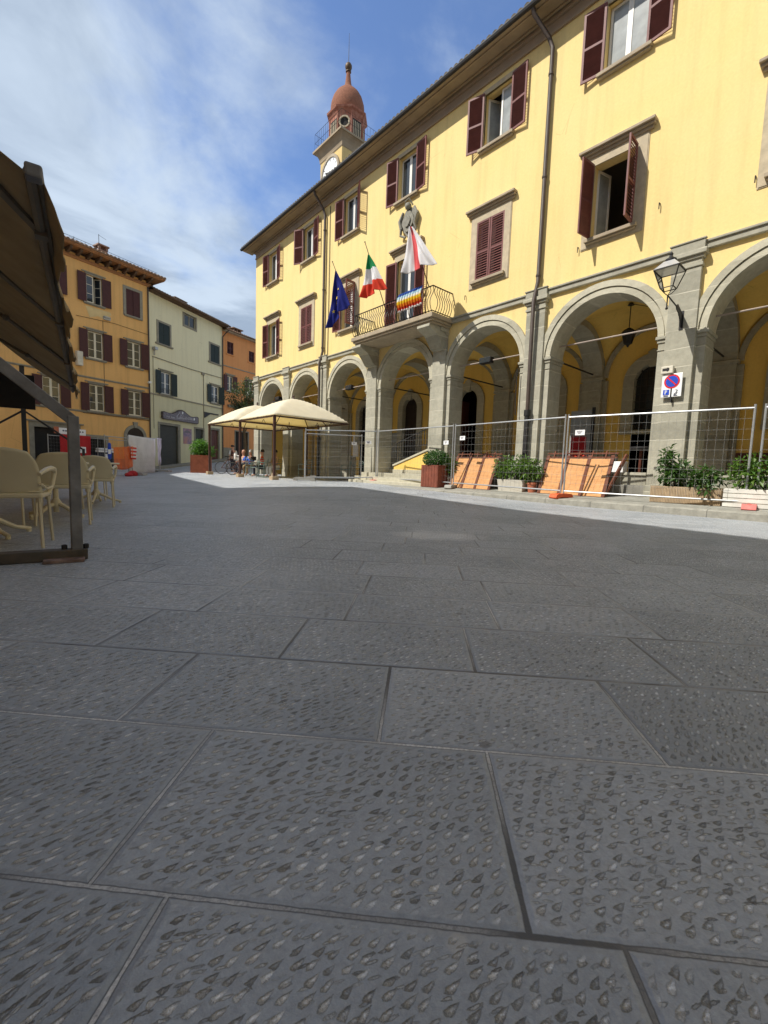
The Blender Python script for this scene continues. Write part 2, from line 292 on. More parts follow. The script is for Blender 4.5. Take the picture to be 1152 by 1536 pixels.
M = dict(
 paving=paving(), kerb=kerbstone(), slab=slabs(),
 yellow=stucco('yellow_stucco', (.82, .628, .27), (.825, .665, .335), .15),
 yellow_in=stucco('ochre_stucco', (.80, .54, .135), (.82, .58, .18), .12),
 stone=stone('grey_sandstone', (.36, .345, .278), (.57, .54, .44)),
 stone_pale=stone('pale_sandstone', (.46, .435, .34), (.58, .55, .44)),
 trim=simple('beige_stone_trim', (.50, .42, .29), .85, .15, 6, bump=.3, tint=(.38, .33, .25), tscale=2),
 trim_dark=simple('weathered_trim', (.40, .33, .235), .85, .2, 6, bump=.3, tint=(.24, .20, .15), tscale=1.5),
 eave=simple('brown_eave_paint', (.34, .265, .175), .85, .15, 2, tint=(.2, .15, .1)),
 frieze=simple('taupe_frieze', (.34, .265, .19), .85, .12, 2, tint=(.26, .2, .15)),
 tile_dark=tiles('mossy_roof_tile', (.085, .075, .055), (.17, .13, .09)),
 tile=tiles('terracotta_roof_tile', (.19, .10, .06), (.27, .19, .13)),
 shutter=simple('maroon_shutter_paint', (.165, .055, .050), .55, .18, 5, spec=.4),
 shutter_b=simple('dark_brown_shutter_paint', (.062, .016, .016), .6, .18, 5),
 shutter_g=simple('dark_green_shutter_paint', (.010, .020, .017), .6, .2, 5),
 white=simple('white_window_paint', (.78, .77, .73), .5, .06, 4),
 cream_frame=simple('cream_window_paint', (.72, .66, .52), .55, .08, 4),
 glass=glassmat('window_glass'),
 curtain=simple('pale_curtain_behind_glass', (.33, .35, .35), .12, .2, 3, spec=.6),
 pipe=simple('brown_downpipe', (.075, .055, .045), .5, .2, 5, spec=.4),
 iron=simple('black_wrought_iron', (.022, .021, .022), .55, .2, 8, spec=.4),
 iron_pale=simple('pale_iron_tie', (.36, .30, .26), .7, .2, 4),
 wood_dark=simple('dark_door_wood', (.022, .013, .010), .6, .3, 6),
 wood_door=simple('brown_door_wood', (.10, .030, .018), .55, .25, 6),
 dark=simple('dark_interior', (.02, .018, .016), .9, .2, 2),
 plaster_in=simple('interior_plaster', (.22, .20, .17), .9, .1, 2),
 lampglass=None, zinc=simple('lantern_metal_roof', (.62, .62, .62), .35, .1, 6, metal=.6),
 wire=simple('dull_fence_wire', (.30, .30, .295), .6, .15, 12, metal=.3),
 galv=simple('galvanised_steel', (.40, .41, .42), .42, .1, 12, metal=.55, spec=.5),
 concrete=simple('concrete_block', (.33, .32, .29), .9, .18, 9, bump=.4),
 orange_foot=simple('orange_plastic_foot', (.62, .105, .03), .6, .2, 9),
 pink_foot=simple('faded_pink_plastic_foot', (.60, .17, .15), .65, .2, 9),
 red_foot=simple('red_plastic_foot', (.52, .09, .08), .65, .2, 9),
 paper=simple('white_paper', (.85, .85, .86), .8, .04, 5),
 ink=simple('printed_ink', (.10, .11, .16), .8, .1, 5),
 ply=plywood(), rust=simple('rusty_angle_iron', (.15, .052, .028), .8, .35, 7, bump=.4, tint=(.08, .03, .02), tscale=4),
 corten=simple('corten_planter_steel', (.20, .058, .034), .75, .25, 4, tint=(.12, .035, .022), tscale=3),
 cortenl=simple('bright_corten_steel', (.36, .11, .055), .75, .25, 4, tint=(.24, .07, .04), tscale=3),
 terracotta=simple('terracotta_pot', (.46, .15, .08), .8, .15, 6),
 whitepot=simple('weathered_white_planter', (.58, .55, .48), .85, .25, 5, tint=(.33, .29, .22), tscale=5),
 woodpot=simple('ribbed_tan_planter', (.40, .30, .19), .85, .25, 5, tint=(.28, .19, .11), tscale=3),
 slatpot=simple('whitewashed_planter_boards', (.66, .65, .60), .8, .15, 5),
 soil=simple('soil', (.03, .022, .016), .95, .3, 20),
 leaf_dark=leafmat('dark_leaves', (.028, .065, .016), (.05, .105, .022)),
 leaf_plant=leafmat('shrub_leaves', (.035, .085, .02), (.075, .15, .03), (.16, .18, .04)),
 leaf_mid=leafmat('mid_green_leaves', (.055, .13, .02), (.13, .22, .035), (.28, .28, .05)),
 leaf_bright=leafmat('bright_green_leaves', (.06, .16, .025), (.14, .28, .05), (.2, .3, .05)),
 leaf_box=leafmat('boxwood_leaves', (.022, .08, .012), (.055, .15, .02)),
 leaf_olive=leafmat('olive_leaves', (.05, .075, .04), (.11, .14, .08), (.15, .15, .09)),
 bark=simple('bark', (.10, .075, .05), .9, .3, 8, bump=.6),
 flower_red=simple('red_petals', (.75, .08, .03), .6, .2, 9),
 flower_wht=simple('white_petals', (.8, .78, .7), .6, .1, 9),
 canvas=fabric('cream_canopy_cloth', (.87, .855, .76), (.95, .80, .40), .45),
 awning=fabric('brown_awning_cloth', (.42, .34, .22), (.42, .31, .17), .25, .2),
 brown_steel=simple('brown_painted_steel', (.062, .028, .022), .5, .2, 6),
 grey_steel=simple('grey_painted_steel', (.165, .165, .178), .55, .3, 9, tint=(.07, .07, .075), tscale=5, bump=.1),
 dark_steel=simple('dark_steel', (.022, .021, .022), .6, .2, 6),
 arm_steel=simple('awning_arm_paint', (.18, .155, .12), .6, .15, 6),
 base_steel=simple('dirty_base_steel', (.062, .054, .047), .7, .35, 8, tint=(.15, .12, .09), tscale=7),
 rustplate=simple('worn_rusty_plate', (.16, .105, .09), .75, .35, 9, tint=(.3, .24, .22), tscale=9),
 plastic=simple('beige_chair_plastic', (.60, .54, .385), .45, .06, 3, spec=.5),
 chair_leg=simple('cream_metal_tube', (.55, .50, .38), .4, .1, 6, metal=.2),
 ochre=stucco('orange_ochre_stucco', (.76, .455, .175), (.70, .39, .14), .2, .7),
 ochre_pale=simple('bare_plaster_patch', (.66, .50, .25), .9, .1, 3),
 creamwall=stucco('cream_stucco', (.76, .715, .50), (.70, .65, .45), .14, .6),
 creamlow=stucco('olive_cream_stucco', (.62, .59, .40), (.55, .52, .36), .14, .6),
 terra=stucco('terracotta_stucco', (.66, .30, .12), (.58, .25, .10), .2, .7),
 orangewood=simple('painted_eave_wood', (.36, .17, .07), .8, .2, 4),
 rafter=simple('rafter_end_wood', (.12, .07, .04), .85, .25, 5),
 greysill=simple('grey_sill_stone', (.27, .25, .20), .9, .15, 6),
 roller=simple('dark_grey_roller_shutter', (.055, .056, .05), .6, .12, 4, metal=.2),
 dado=simple('grey_plinth_plaster', (.25, .235, .19), .9, .2, 3, tint=(.16, .15, .12), tscale=2),
 brickch=simple('chimney_brick', (.30, .17, .12), .9, .25, 6, tint=(.45, .42, .38), tscale=2),
 dome=brickdome(), drum=simple('drum_brick_paint', (.32, .12, .075), .85, .2, 6, tint=(.5, .3, .22), tscale=3),
 towerwall=stucco('tower_stucco', (.66, .49, .21), (.58, .43, .2), .2, 1.0),
 clockface=simple('white_clock_enamel', (.82, .83, .82), .35, .04, 4),
 bronze=simple('bronze_ball', (.10, .06, .03), .55, .2, 5, metal=.3),
 signwood=simple('brown_sign_board', (.055, .035, .032), .6, .2, 4),
 signpurple=simple('mauve_sign_face', (.155, .14, .165), .5, .35, 9),
 signlet=simple('pale_sign_lettering', (.62, .62, .70), .5, .1, 9),
 poster=simple('faded_poster_print', (.25, .20, .30), .6, .4, 3, tint=(.50, .22, .12), tscale=1.6, tamt=.9),
 red=simple('red_banner_cloth', (.40, .012, .016), .7, .12, 3),
 sheet=simple('grey_white_tarpaulin', (.62, .62, .63), .6, .1, 2),
 lilac=simple('lilac_plastic_film', (.58, .56, .74), .5, .1, 3),
 signwhite=simple('white_sign_enamel', (.82, .83, .84), .35, .03, 4),
 signred=simple('traffic_red', (.62, .02, .03), .4, .05, 4),
 signblue=simple('traffic_blue', (.02, .07, .50), .4, .05, 4),
 skin=simple('skin', (.55, .30, .21), .6, .08, 5),
 blue_shirt=simple('blue_cotton', (.02, .12, .62), .8, .15, 6),
 red_shirt=simple('red_cotton', (.60, .06, .03), .8, .15, 6),
 dark_cloth=simple('dark_cotton', (.03, .03, .045), .85, .15, 6),
 white_cloth=simple('white_cotton', (.75, .75, .75), .85, .06, 6),
 tan_cloth=simple('tan_cotton', (.35, .25, .14), .85, .15, 6),
 grey_hair=simple('grey_hair', (.45, .43, .42), .8, .15, 9),
 dark_hair=simple('dark_hair', (.03, .02, .015), .7, .15, 9),
 cafe=simple('grey_green_cafe_metal', (.20, .27, .25), .45, .15, 6, metal=.2),
 board_grey=simple('grey_panel_board', (.30, .31, .31), .5, .1, 4),
 rubber=simple('black_rubber', (.015, .015, .015), .8, .1, 6),
 coat=simple('carved_grey_stone', (.25, .24, .20), .9, .25, 9, bump=.6),
 orange_net=netmat('orange_safety_net', (.85, .17, .03), (60, 34), .42),
 steel_floor=simple('loggia_floor_stone', (.23, .22, .19), .8, .2, 3),
 blank=simple('pale_sign_box', (.62, .58, .48), .5, .1, 5),
 yellow_card=simple('amber_lamp', (.8, .4, .02), .4, .1, 5),
)
def lampglass():
    t = NT('clear_lantern_glass'); g = t.n('ShaderNodeBsdfGlossy'); g.inputs['Roughness'].default_value = .05
    tp = t.n('ShaderNodeBsdfTransparent'); fr = t.n('ShaderNodeFresnel'); fr.inputs[0].default_value = 1.3
    mx = t.n('ShaderNodeMixShader'); t.l(fr.outputs[0], mx.inputs[0]); t.l(tp.outputs[0], mx.inputs[1]); t.l(g.outputs[0], mx.inputs[2])
    return t.end(mx.outputs[0])
M['lampglass'] = lampglass()

# ------------------------------------------------------------------ mesh builder
class MB:
    def __init__(s): s.v = []; s.f = []; s.mi = []; s.m = 0; s.uv = {}
    def face(s, pts, uv=None):
        b = len(s.v); s.v += [tuple(p) for p in pts]; s.f.append(tuple(range(b, b+len(pts)))); s.mi.append(s.m)
        if uv: s.uv[len(s.f)-1] = uv
        return s
    def box(s, x0, x1, y0, y1, z0, z1):
        if x0 > x1: x0, x1 = x1, x0
        if y0 > y1: y0, y1 = y1, y0
        if z0 > z1: z0, z1 = z1, z0
        b = len(s.v)
        s.v += [(x0,y0,z0),(x1,y0,z0),(x1,y1,z0),(x0,y1,z0),(x0,y0,z1),(x1,y0,z1),(x1,y1,z1),(x0,y1,z1)]
        for q in ((0,3,2,1),(4,5,6,7),(0,1,5,4),(1,2,6,5),(2,3,7,6),(3,0,4,7)):
            s.f.append(tuple(b+i for i in q)); s.mi.append(s.m)
        return s
    def bar(s, a, b, w, h=None, up=(0,0,1)):
        """square bar between two points"""
        a, b = Vector(a), Vector(b); h = h or w; d = (b-a)
        if d.length < 1e-6: return s
        d.normalize(); u = Vector(up)
        if abs(d.dot(u)) > .97: u = Vector((1,0,0))
        x = d.cross(u).normalized(); y = x.cross(d)
        k = len(s.v)
        for p in (a, b):
            for sx, sy in ((-1,-1),(1,-1),(1,1),(-1,1)): s.v.append(tuple(p + x*(sx*w/2) + y*(sy*h/2)))
        for q in ((0,1,2,3),(7,6,5,4),(0,4,5,1),(1,5,6,2),(2,6,7,3),(3,7,4,0)):
            s.f.append(tuple(k+i for i in q)); s.mi.append(s.m)
        return s
    def tube(s, pts, r, n=8, cap=True):
        P = [Vector(p) for p in pts]; rs = r if isinstance(r, (list, tuple)) else [r]*len(P)
        rings = []; prev = None
        for i, p in enumerate(P):
            d = (P[min(i+1, len(P)-1)] - P[max(i-1, 0)]).normalized()
            if prev is None:
                u = Vector((0,0,1)) if abs(d.z) < .9 else Vector((1,0,0))
                x = d.cross(u).normalized()
            else:
                x = (prev - d*prev.dot(d)).normalized()
            prev = x; y = d.cross(x)
            k = len(s.v); rings.append(k)
            for j in range(n):
                a = 2*PI*j/n; s.v.append(tuple(p + (x*math.cos(a)+y*math.sin(a))*rs[i]))
        for a, b in zip(rings, rings[1:]):
            for j in range(n):
                s.f.append((a+j, a+(j+1)%n, b+(j+1)%n, b+j)); s.mi.append(s.m)
        if cap:
            s.f.append(tuple(rings[0]+j for j in range(n))[::-1]); s.mi.append(s.m)
            s.f.append(tuple(rings[-1]+j for j in range(n))); s.mi.append(s.m)
        return s
    def lathe(s, prof, c=(0,0,0), n=24, rot=0, cap=True):
        rings = []
        for r, z in prof:
            k = len(s.v); rings.append(k)
            for j in range(n):
                a = 2*PI*j/n+rot; s.v.append((c[0]+r*math.cos(a), c[1]+r*math.sin(a), c[2]+z))
        for a, b in zip(rings, rings[1:]):
            for j in range(n):
                s.f.append((a+j, a+(j+1)%n, b+(j+1)%n, b+j)); s.mi.append(s.m)
        if cap:
            s.f.append(tuple(rings[0]+j for j in range(n))[::-1]); s.mi.append(s.m)
            s.f.append(tuple(rings[-1]+j for j in range(n))); s.mi.append(s.m)
        return s
    def prism(s, poly, y0, y1, plane='xz'):
        """extrude a polygon given in (x,z) along y (or (x,y) along z, (y,z) along x)"""
        def P(a, b, t): return {'xz': (a,t,b), 'xy': (a,b,t), 'yz': (t,a,b)}[plane]
        n = len(poly)
        s.face([P(a,b,y0) for a,b in poly]); s.face([P(a,b,y1) for a,b in poly][::-1])
        for i in range(n):
            a, b = poly[i], poly[(i+1)%n]
            s.face([P(*a,y1), P(*b,y1), P(*b,y0), P(*a,y0)])
        return s
    def sphere(s, c, r, n=12, sz=1.0):
        m = max(4, n//2)
        s.lathe([(max(1e-3, r*math.sin(PI*i/m)), -r*sz*math.cos(PI*i/m)) for i in range(m+1)], c, n)
        return s
    def disc(s, c, r, n=24, plane='xz', y=None):
        pts = [(c[0]+r*math.cos(2*PI*i/n), c[1]+r*math.sin(2*PI*i/n)) for i in range(n)]
        return pts
    def grid(s, fn, nu, nv, uv=True):
        k = len(s.v)
        for j in range(nv+1):
            for i in range(nu+1): s.v.append(tuple(fn(i/nu, j/nv)))
        for j in range(nv):
            for i in range(nu):
                a = k+j*(nu+1)+i; s.f.append((a, a+1, a+nu+2, a+nu+1)); s.mi.append(s.m)
                if uv: s.uv[len(s.f)-1] = [(i/nu,j/nv),((i+1)/nu,j/nv),((i+1)/nu,(j+1)/nv),(i/nu,(j+1)/nv)]
        return s
    def build(s, name, mat, parent=None, loc=(0,0,0), rz=0, smooth=False, bevel=0, rot=None, merge=False, solid=0):
        me = bpy.data.meshes.new(name); me.from_pydata(s.v, [], s.f)
        mats = mat if isinstance(mat, (list, tuple)) else [mat]
        for m in mats: me.materials.append(m if not isinstance(m, str) else M[m])
        if len(mats) > 1:
            for p, i in zip(me.polygons, s.mi): p.material_index = i
        if s.uv:
            ul = me.uv_layers.new(name='UVMap')
            for fi, uvs in s.uv.items():
                for li, q in zip(me.polygons[fi].loop_indices, uvs): ul.data[li].uv = q
        bm = bmesh.new(); bm.from_mesh(me)
        if merge: bmesh.ops.remove_doubles(bm, verts=bm.verts, dist=1e-4)
        bmesh.ops.recalc_face_normals(bm, faces=bm.faces)
        bm.to_mesh(me); bm.free()
        if smooth:
            for p in me.polygons: p.use_smooth = True
            try: me.set_sharp_from_angle(angle=R(40))
            except Exception: pass
        me.update()
        o = bpy.data.objects.new(name, me); COL.objects.link(o)
        o.location = loc; o.rotation_euler = rot if rot else (0, 0, rz)
        if parent: o.parent = parent
        if bevel:
            b = o.modifiers.new('bevel', 'BEVEL'); b.width = bevel; b.segments = 2; b.limit_method = 'ANGLE'; b.angle_limit = R(40)
        if solid:
            b = o.modifiers.new('thickness', 'SOLIDIFY'); b.thickness = solid; b.offset = 0
        return o

def tag(o, label, cat, group=None, kind=None):
    if label: o['label'] = label
    if cat: o['category'] = cat
    if group: o['group'] = group
    if kind: o['kind'] = kind
    return o
def thing(name, label, cat, loc=(0,0,0), rz=0, group=None):
    o = bpy.data.objects.new(name, None); COL.objects.link(o); o.empty_display_size = .2
    o.location = loc; o.rotation_euler = (0, 0, rz)
    return tag(o, label, cat, group)
def kids(o): return [c for c in bpy.data.objects if c.parent == o]
def dup(o, parent=None, loc=None, rz=None, label=None):
    c = o.copy(); COL.objects.link(c)
    if parent: c.parent = parent
    if loc is not None: c.location = loc
    if rz is not None: c.rotation_euler = (0, 0, rz)
    if label: c['label'] = label
    for k in kids(o): dup(k, c)
    return c
def structure(mb, name, mat, **kw):
    o = mb.build(name, mat, **kw); o['kind'] = 'structure'; return o

def sstep(a, b, x):
    t = min(1, max(0, (x-a)/(b-a))); return t*t*(3-2*t)
def zg(x, y):
    z = .20*sstep(4, 15, y)*sstep(3.2, 8, x) + .10*sstep(18, 32, y)
    s = (x-8.4)*.857+(y-35.2)*.515
    return z + max(0, s)*.112*sstep(25, 34, y)
def lines(*segs):
    out = []
    for a, b, st in segs:
        n = max(1, round((b-a)/st)); out += [a+(b-a)*i/n for i in range(n)]
    return out + [segs[-1][1]]

# ------------------------------------------------------------------ ground
g = MB()
xs = lines((-300,-60,60), (-60,-8,8), (-8,18,.65), (18,60,6), (60,300,60))
ys = lines((-300,-40,65), (-40,-4,6), (-4,44,.8), (44,70,5), (70,300,50))
g.grid(lambda a, b: (xs[round(a*(len(xs)-1))], ys[round(b*(len(ys)-1))], zg(xs[round(a*(len(xs)-1))], ys[round(b*(len(ys)-1))])), len(xs)-1, len(ys)-1, uv=False)
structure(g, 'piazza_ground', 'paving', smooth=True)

def walk_z(x): return .15 + (x-10.6)/(12.9-10.6)*.15
k = MB()
k.prism([(10.60,-.05),(10.90,-.05),(10.90,.168),(10.66,.155),(10.60,.13)], -14, 15.6, 'xz')
structure(k, 'kerb', 'kerb')
k = MB(); k.prism([(10.90,-.05),(13.0,-.05),(13.0,.30),(12.1,.26),(10.90,.163)], -14, 15.6, 'xz')
structure(k, 'sidewalk', 'slab')

# ------------------------------------------------------------------ window helpers (local: x right, y inwards, z up)
def wall_grid(mb, x0, x1, z0, z1, holes, depth=.28, y=0.0):
    X = sorted({x0, x1, *[h[0] for h in holes], *[h[1] for h in holes]}); Z = sorted({z0, z1, *[h[2] for h in holes], *[h[3] for h in holes]})
    X = [a for a in X if x0 <= a <= x1]; Z = [a for a in Z if z0 <= a <= z1]
    for a, b in zip(X, X[1:]):
        for c, d in zip(Z, Z[1:]):
            mx, mz = (a+b)/2, (c+d)/2
            if any(h[0] < mx < h[1] and h[2] < mz < h[3] for h in holes): continue
            mb.face([(a,y,c),(b,y,c),(b,y,d),(a,y,d)])
    for h in holes:
        a, b, c, d = h[:4]; e = y+depth
        if d <= z0 or c >= z1: continue
        mb.face([(a,y,c),(a,y,d),(a,e,d),(a,e,c)]); mb.face([(b,y,c),(b,e,c),(b,e,d),(b,y,d)])
        mb.face([(a,y,c),(a,e,c),(b,e,c),(b,y,c)]); mb.face([(a,y,d),(b,y,d),(b,e,d),(a,e,d)])

def louvre(w, h, n):
    mb = MB(); f = .055
    mb.box(0, f, -.02, .02, 0, h); mb.box(w-f, w, -.02, .02, 0, h)
    for z in (0, h*.46, h-f): mb.box(f, w-f, -.019, .019, z, z+f*1.1)
    for lo, hi in ((f*1.1, h*.46), (h*.46+f*1.1, h-f)):
        k = max(3, round((hi-lo)/.076))
        for i in range(k):
            z = lo+(hi-lo)*(i+.5)/k
            mb.bar((f, 0, z), (w-f, 0, z), .078, .010, up=(0, -.78, .63))
    return mb
def solid_shutter(w, h):
    mb = MB(); f = .05
    mb.box(0, w, -.012, .012, 0, h)
    for z in (.0, h*.48, h-.08): mb.box(0, w, -.022, -.013, z, z+.08)
    mb.box(0, f, -.022, -.013, .08, h-.08); mb.box(w-f, w, -.022, -.013, .08, h-.08)
    return mb
_cache = {}
def put(key, mk, name, mat, parent, loc, rz=0, mirror=False, bevel=0):
    k = (key, mirror)
    if k not in _cache:
        mb = mk()
        if mirror: mb.v = [(-a, b, c) for a, b, c in mb.v]
        o = mb.build(name, mat, parent, loc, rz, bevel=bevel); _cache[k] = o.data; return o
    o = bpy.data.objects.new(name, _cache[k]); COL.objects.link(o); o.parent = parent; o.location = loc; o.rotation_euler = (0,0,rz)
    if bevel:
        b = o.modifiers.new('bevel', 'BEVEL'); b.width = bevel; b.segments = 2; b.limit_method = 'ANGLE'
    return o

def sash_mb(w, h, bars):
    mb = MB(); f = .058
    mb.box(0, f, 0, .045, 0, h); mb.box(w-f, w, 0, .045, 0, h); mb.box(f, w-f, 0.001, .044, 0, f*1.3); mb.box(f, w-f, .001, .044, h-f, h)
    for i in range(bars):
        z = h*(i+1)/(bars+1); mb.box(f, w-f, .008, .036, z-.013, z+.013)
    return mb
def make_window(parent, x, zb, zt, w, surround, shut=None, angs=(172,172), sash_open=(0,0), bars=0, cornice=None, sill=.16,
                frame=('trim',), shutter_mat='shutter', shutter_kind=louvre, sash_mat='white', pane_mat='glass', key='', depth=.17, sillmat='trim_dark', hinge=.06, sd=.14):
    """window part with shutter, sash, pane and sill children; surround = (side, top, bottom) width of the stone frame"""
    h = zt-zb; mb = MB(); a, t, b = surround; p = .032
    if a > 0:
        mb.box(-w/2-a, -w/2, -p, .05, -b, h+t); mb.box(w/2, w/2+a, -p, .05, -b, h+t)
        mb.box(-w/2, w/2, -p, .05, h, h+t)
        if b > 0: mb.box(-w/2, w/2, -p, .05, -b, 0)
        e = .025
        if a > .1:
            mb.box(-w/2-a-e, -w/2-a, -p*.55, .05, -b-e, h+t); mb.box(w/2+a, w/2+a+e, -p*.55, .05, -b-e, h+t)
            if b > 0: mb.box(-w/2-a, w/2+a, -p*.55, .05, -b-e, -b)
    else:
        mb.box(-w/2-.02, -w/2, depth-.06, depth-.01, 0, h); mb.box(w/2, w/2+.02, depth-.06, depth-.01, 0, h)
    root = mb.build('window', frame[0], parent, (x, 0, zb))
    if sill:
        s = MB(); s.box(-w/2-sill, w/2+sill, -sd, .04, -.085, -.0); s.box(-w/2-sill+.03, w/2+sill-.03, -sd+.04, .04, -.13, -.085)
        s.build('sill', sillmat, root, bevel=.008)
    if cornice:
        c = MB(); cw = w/2+a+cornice
        c.box(-cw+.06, cw-.06, -.07, .03, h+t, h+t+.07); c.box(-cw+.02, cw-.02, -.13, .03, h+t+.07, h+t+.13); c.box(-cw, cw, -.19, .03, h+t+.13, h+t+.20)
        c.box(-cw+.03, cw-.03, -.15, .03, h+t+.20, h+t+.225)
        c.build('cornice', 'trim_dark', root, bevel=.012)
    sw = w/2-.025
    for i in (0, 1):
        if shut:
            ww, hh = shut
            if angs[i] is not None:
                rz = -R(angs[i]) if i == 0 else R(angs[i])
                put(('sh', shutter_kind.__name__, ww, hh, shutter_mat), lambda: shutter_kind(ww, hh, 0) if shutter_kind is louvre else shutter_kind(ww, hh), 'shutter', shutter_mat, root,
                    ((-w/2 if i == 0 else w/2), -hinge, -(hh-h)/2), rz, i == 1)
        so = sash_open[i]
        if so is not None:
            rz = R(so) if i == 0 else -R(so)
            o = put(('sash', round(sw, 3), h, bars, sash_mat), lambda: sash_mb(sw, h-.05, bars), 'sash', sash_mat, root, ((-w/2+.022 if i == 0 else w/2-.022), depth-.05, .025), rz, i == 1)
            put(('pane', round(sw, 3), h, pane_mat), lambda: MB().box(.05, sw-.05, .018, .026, .06, h-.10), 'pane', pane_mat, root, ((-w/2+.022 if i == 0 else w/2-.022), depth-.05, .025), rz, i == 1)
    return root

def roof_sheet(mb, x0, x1, y0, z0, y1, z1, per=.2, amp=.045, thick=.05, lips=True):
    n = max(4, int((x1-x0)/per*6))
    rows = 10
    def top(a, b):
        x = x0+(x1-x0)*a; y = y0+(y1-y0)*b; z = z0+(z1-z0)*b
        return (x, y, z+amp*abs(math.sin(PI*(x-x0)/per))**.8*1.6+.018*((b*rows*1.0) % 1.0))
    mb.grid(top, n, 1, uv=False)
    mb.grid(lambda a, b: (x0+(x1-x0)*a, y0+(y1-y0)*b, z0+(z1-z0)*b-thick), 1, 1, uv=False)
    # closing fascia under the tiles at the eave
    mb.grid(lambda a, b: (top(a, 0) if b > .5 else (x0+(x1-x0)*a, y0, z0-thick)), n, 1, uv=False)

# ------------------------------------------------------------------ town hall
TH = thing('town_hall', 'long yellow three-storey town hall with grey stone arcade, maroon shutters and balcony', 'town hall', (12.2, 0, 0), -PI/2)
PY = [25.85, 22.15, 18.52, 14.78, 11.0, 7.26, 3.49, -.27, -4.05]     # pier centres (world Y); local x = -Y
BC = [(a+b)/2 for a, b in zip(PY, PY[1:])]
X0, X1 = -26.2, 8.0
ZS, ZA = 5.90, 4.12           # underside of the string course, arch centre
TOPZ = 13.45
wins = []   # (x, zb, zt, w)
first = {23.95:'open', 20.30:'shut', 16.72:'left', 9.12:'shut', 5.32:'wide', 1.60:'shut', -2.1:'shut'}
for Y in (23.95, 20.15, 16.66, 13.1, 9.07, 5.30, 1.60, -2.1): wins.append((-Y, 11.12, 12.74, 1.02))
for Y in first: wins.append((-Y, 7.05, 8.90, 1.05))
door = (-12.97, 6.06, 8.90, 1.05)
holes = [(x-w/2, x+w/2, a, b) for x, a, b, w in wins+[door]]
wall = MB()
wall_grid(wall, X0, X1, ZS, TOPZ, holes, .30)
# spandrels above the arches, from the archivolt up to the string course
r_in, r_out = 1.39, 1.70
N = 28
for c in BC:
    cx = -c; hw = 1.87
    arc = [(cx-r_out*.985*math.cos(PI*i/N), ZA+r_out*.985*math.sin(PI*i/N)) for i in range(N+1)]
    for (a, b), (d, e) in zip(arc, arc[1:]):
        wall.face([(a,0,b),(d,0,e),(d,0,ZS),(a,0,ZS)])
    wall.face([(cx-hw,0,ZA),(arc[0][0],0,ZA),(arc[0][0],0,ZS),(cx-hw,0,ZS)]); wall.face([(arc[-1][0],0,ZA),(cx+hw,0,ZA),(cx+hw,0,ZS),(arc[-1][0],0,ZS)])
wall.face([(X0,0,0),(-PY[0]-.3,0,0),(-PY[0]-.3,0,ZS),(X0,0,ZS)]); wall.face([(-PY[-1],0,0),(X1,0,0),(X1,0,ZS),(-PY[-1],0,ZS)])
wall.face([(-PY[0]-.3,0,ZA),(-PY[0]+.3,0,ZA),(-PY[0]+.3,0,ZS),(-PY[0]-.3,0,ZS)])
D = 12.0
wall.face([(X0,0,0),(X0,D,0),(X0,D,TOPZ),(X0,0,TOPZ)]); wall.face([(X1,0,0),(X1,D,0),(X1,D,TOPZ),(X1,0,TOPZ)]); wall.face([(X0,D,0),(X1,D,0),(X1,D,TOPZ),(X0,D,TOPZ)])
for xx in (X0, X1): wall.face([(xx,0,TOPZ),(xx,D,TOPZ),(xx,D/2,TOPZ+1.7)])
wall.build('wall', 'yellow', TH)
# inner shell: corridor wall behind the windows, floors, loggia walls
inn = MB(); inn.face([(X0,3.2,ZS+.1),(X1,3.2,ZS+.1),(X1,3.2,TOPZ),(X0,3.2,TOPZ)])
for zz in (ZS+.12, 9.75): inn.box(X0+.01, X1-.01, .31, 3.2, zz, zz+.2)
for xx in (-22.2,-18.5,-14.8,-11.0,-7.2,-3.5,.3): inn.box(xx-.08, xx+.08, .31, 3.19, ZS+.33, TOPZ)
inn.build('room_walls', 'plaster_in', TH)
YB = 4.1
lw = MB()
back_doors = [(-c, .62) for c in BC]
for c in BC:
    cx = -c; hw = 1.87; rr = .53; zt = 3.95
    lw.face([(cx-hw,YB,0),(cx-rr,YB,0),(cx-rr,YB,zt),(cx-hw,YB,zt)]); lw.face([(cx+rr,YB,0),(cx+hw,YB,0),(cx+hw,YB,zt),(cx+rr,YB,zt)])
    arc = [(cx-rr*math.cos(PI*i/14), zt+rr*math.sin(PI*i/14)) for i in range(15)]
    for (a, b), (d, e) in zip(arc, arc[1:]): lw.face([(a,YB,b),(d,YB,e),(d,YB,6),(a,YB,6)])
    lw.face([(cx-hw,YB,zt),(cx-rr,YB,zt),(cx-rr,YB,6),(cx-hw,YB,6)]); lw.face([(cx+rr,YB,zt),(cx+hw,YB,zt),(cx+hw,YB,6),(cx+rr,YB,6)])
    # inner face of the street wall
    arc = [(cx-r_in*math.cos(PI*i/N), ZA+r_in*math.sin(PI*i/N)) for i in range(N+1)]
    for (a, b), (d, e) in zip(arc, arc[1:]): lw.face([(a,.70,b),(d,.70,e),(d,.70,6),(a,.70,6)])
    lw.face([(cx-hw,.70,ZA),(cx-r_in,.70,ZA),(cx-r_in,.70,6),(cx-hw,.70,6)]); lw.face([(cx+r_in,.70,ZA),(cx+hw,.70,ZA),(cx+hw,.70,6),(cx+r_in,.70,6)])
lw.face([(-PY[0]-.3,0.02,0),(-PY[0]-.3,YB,0),(-PY[0]-.3,YB,6),(-PY[0]-.3,.02,6)]); lw.face([(-PY[-1]+.2,0.02,0),(-PY[-1]+.2,YB,0),(-PY[-1]+.2,YB,6),(-PY[-1]+.2,.02,6)])
lw.build('loggia_wall', 'yellow_in', TH)
va = MB()
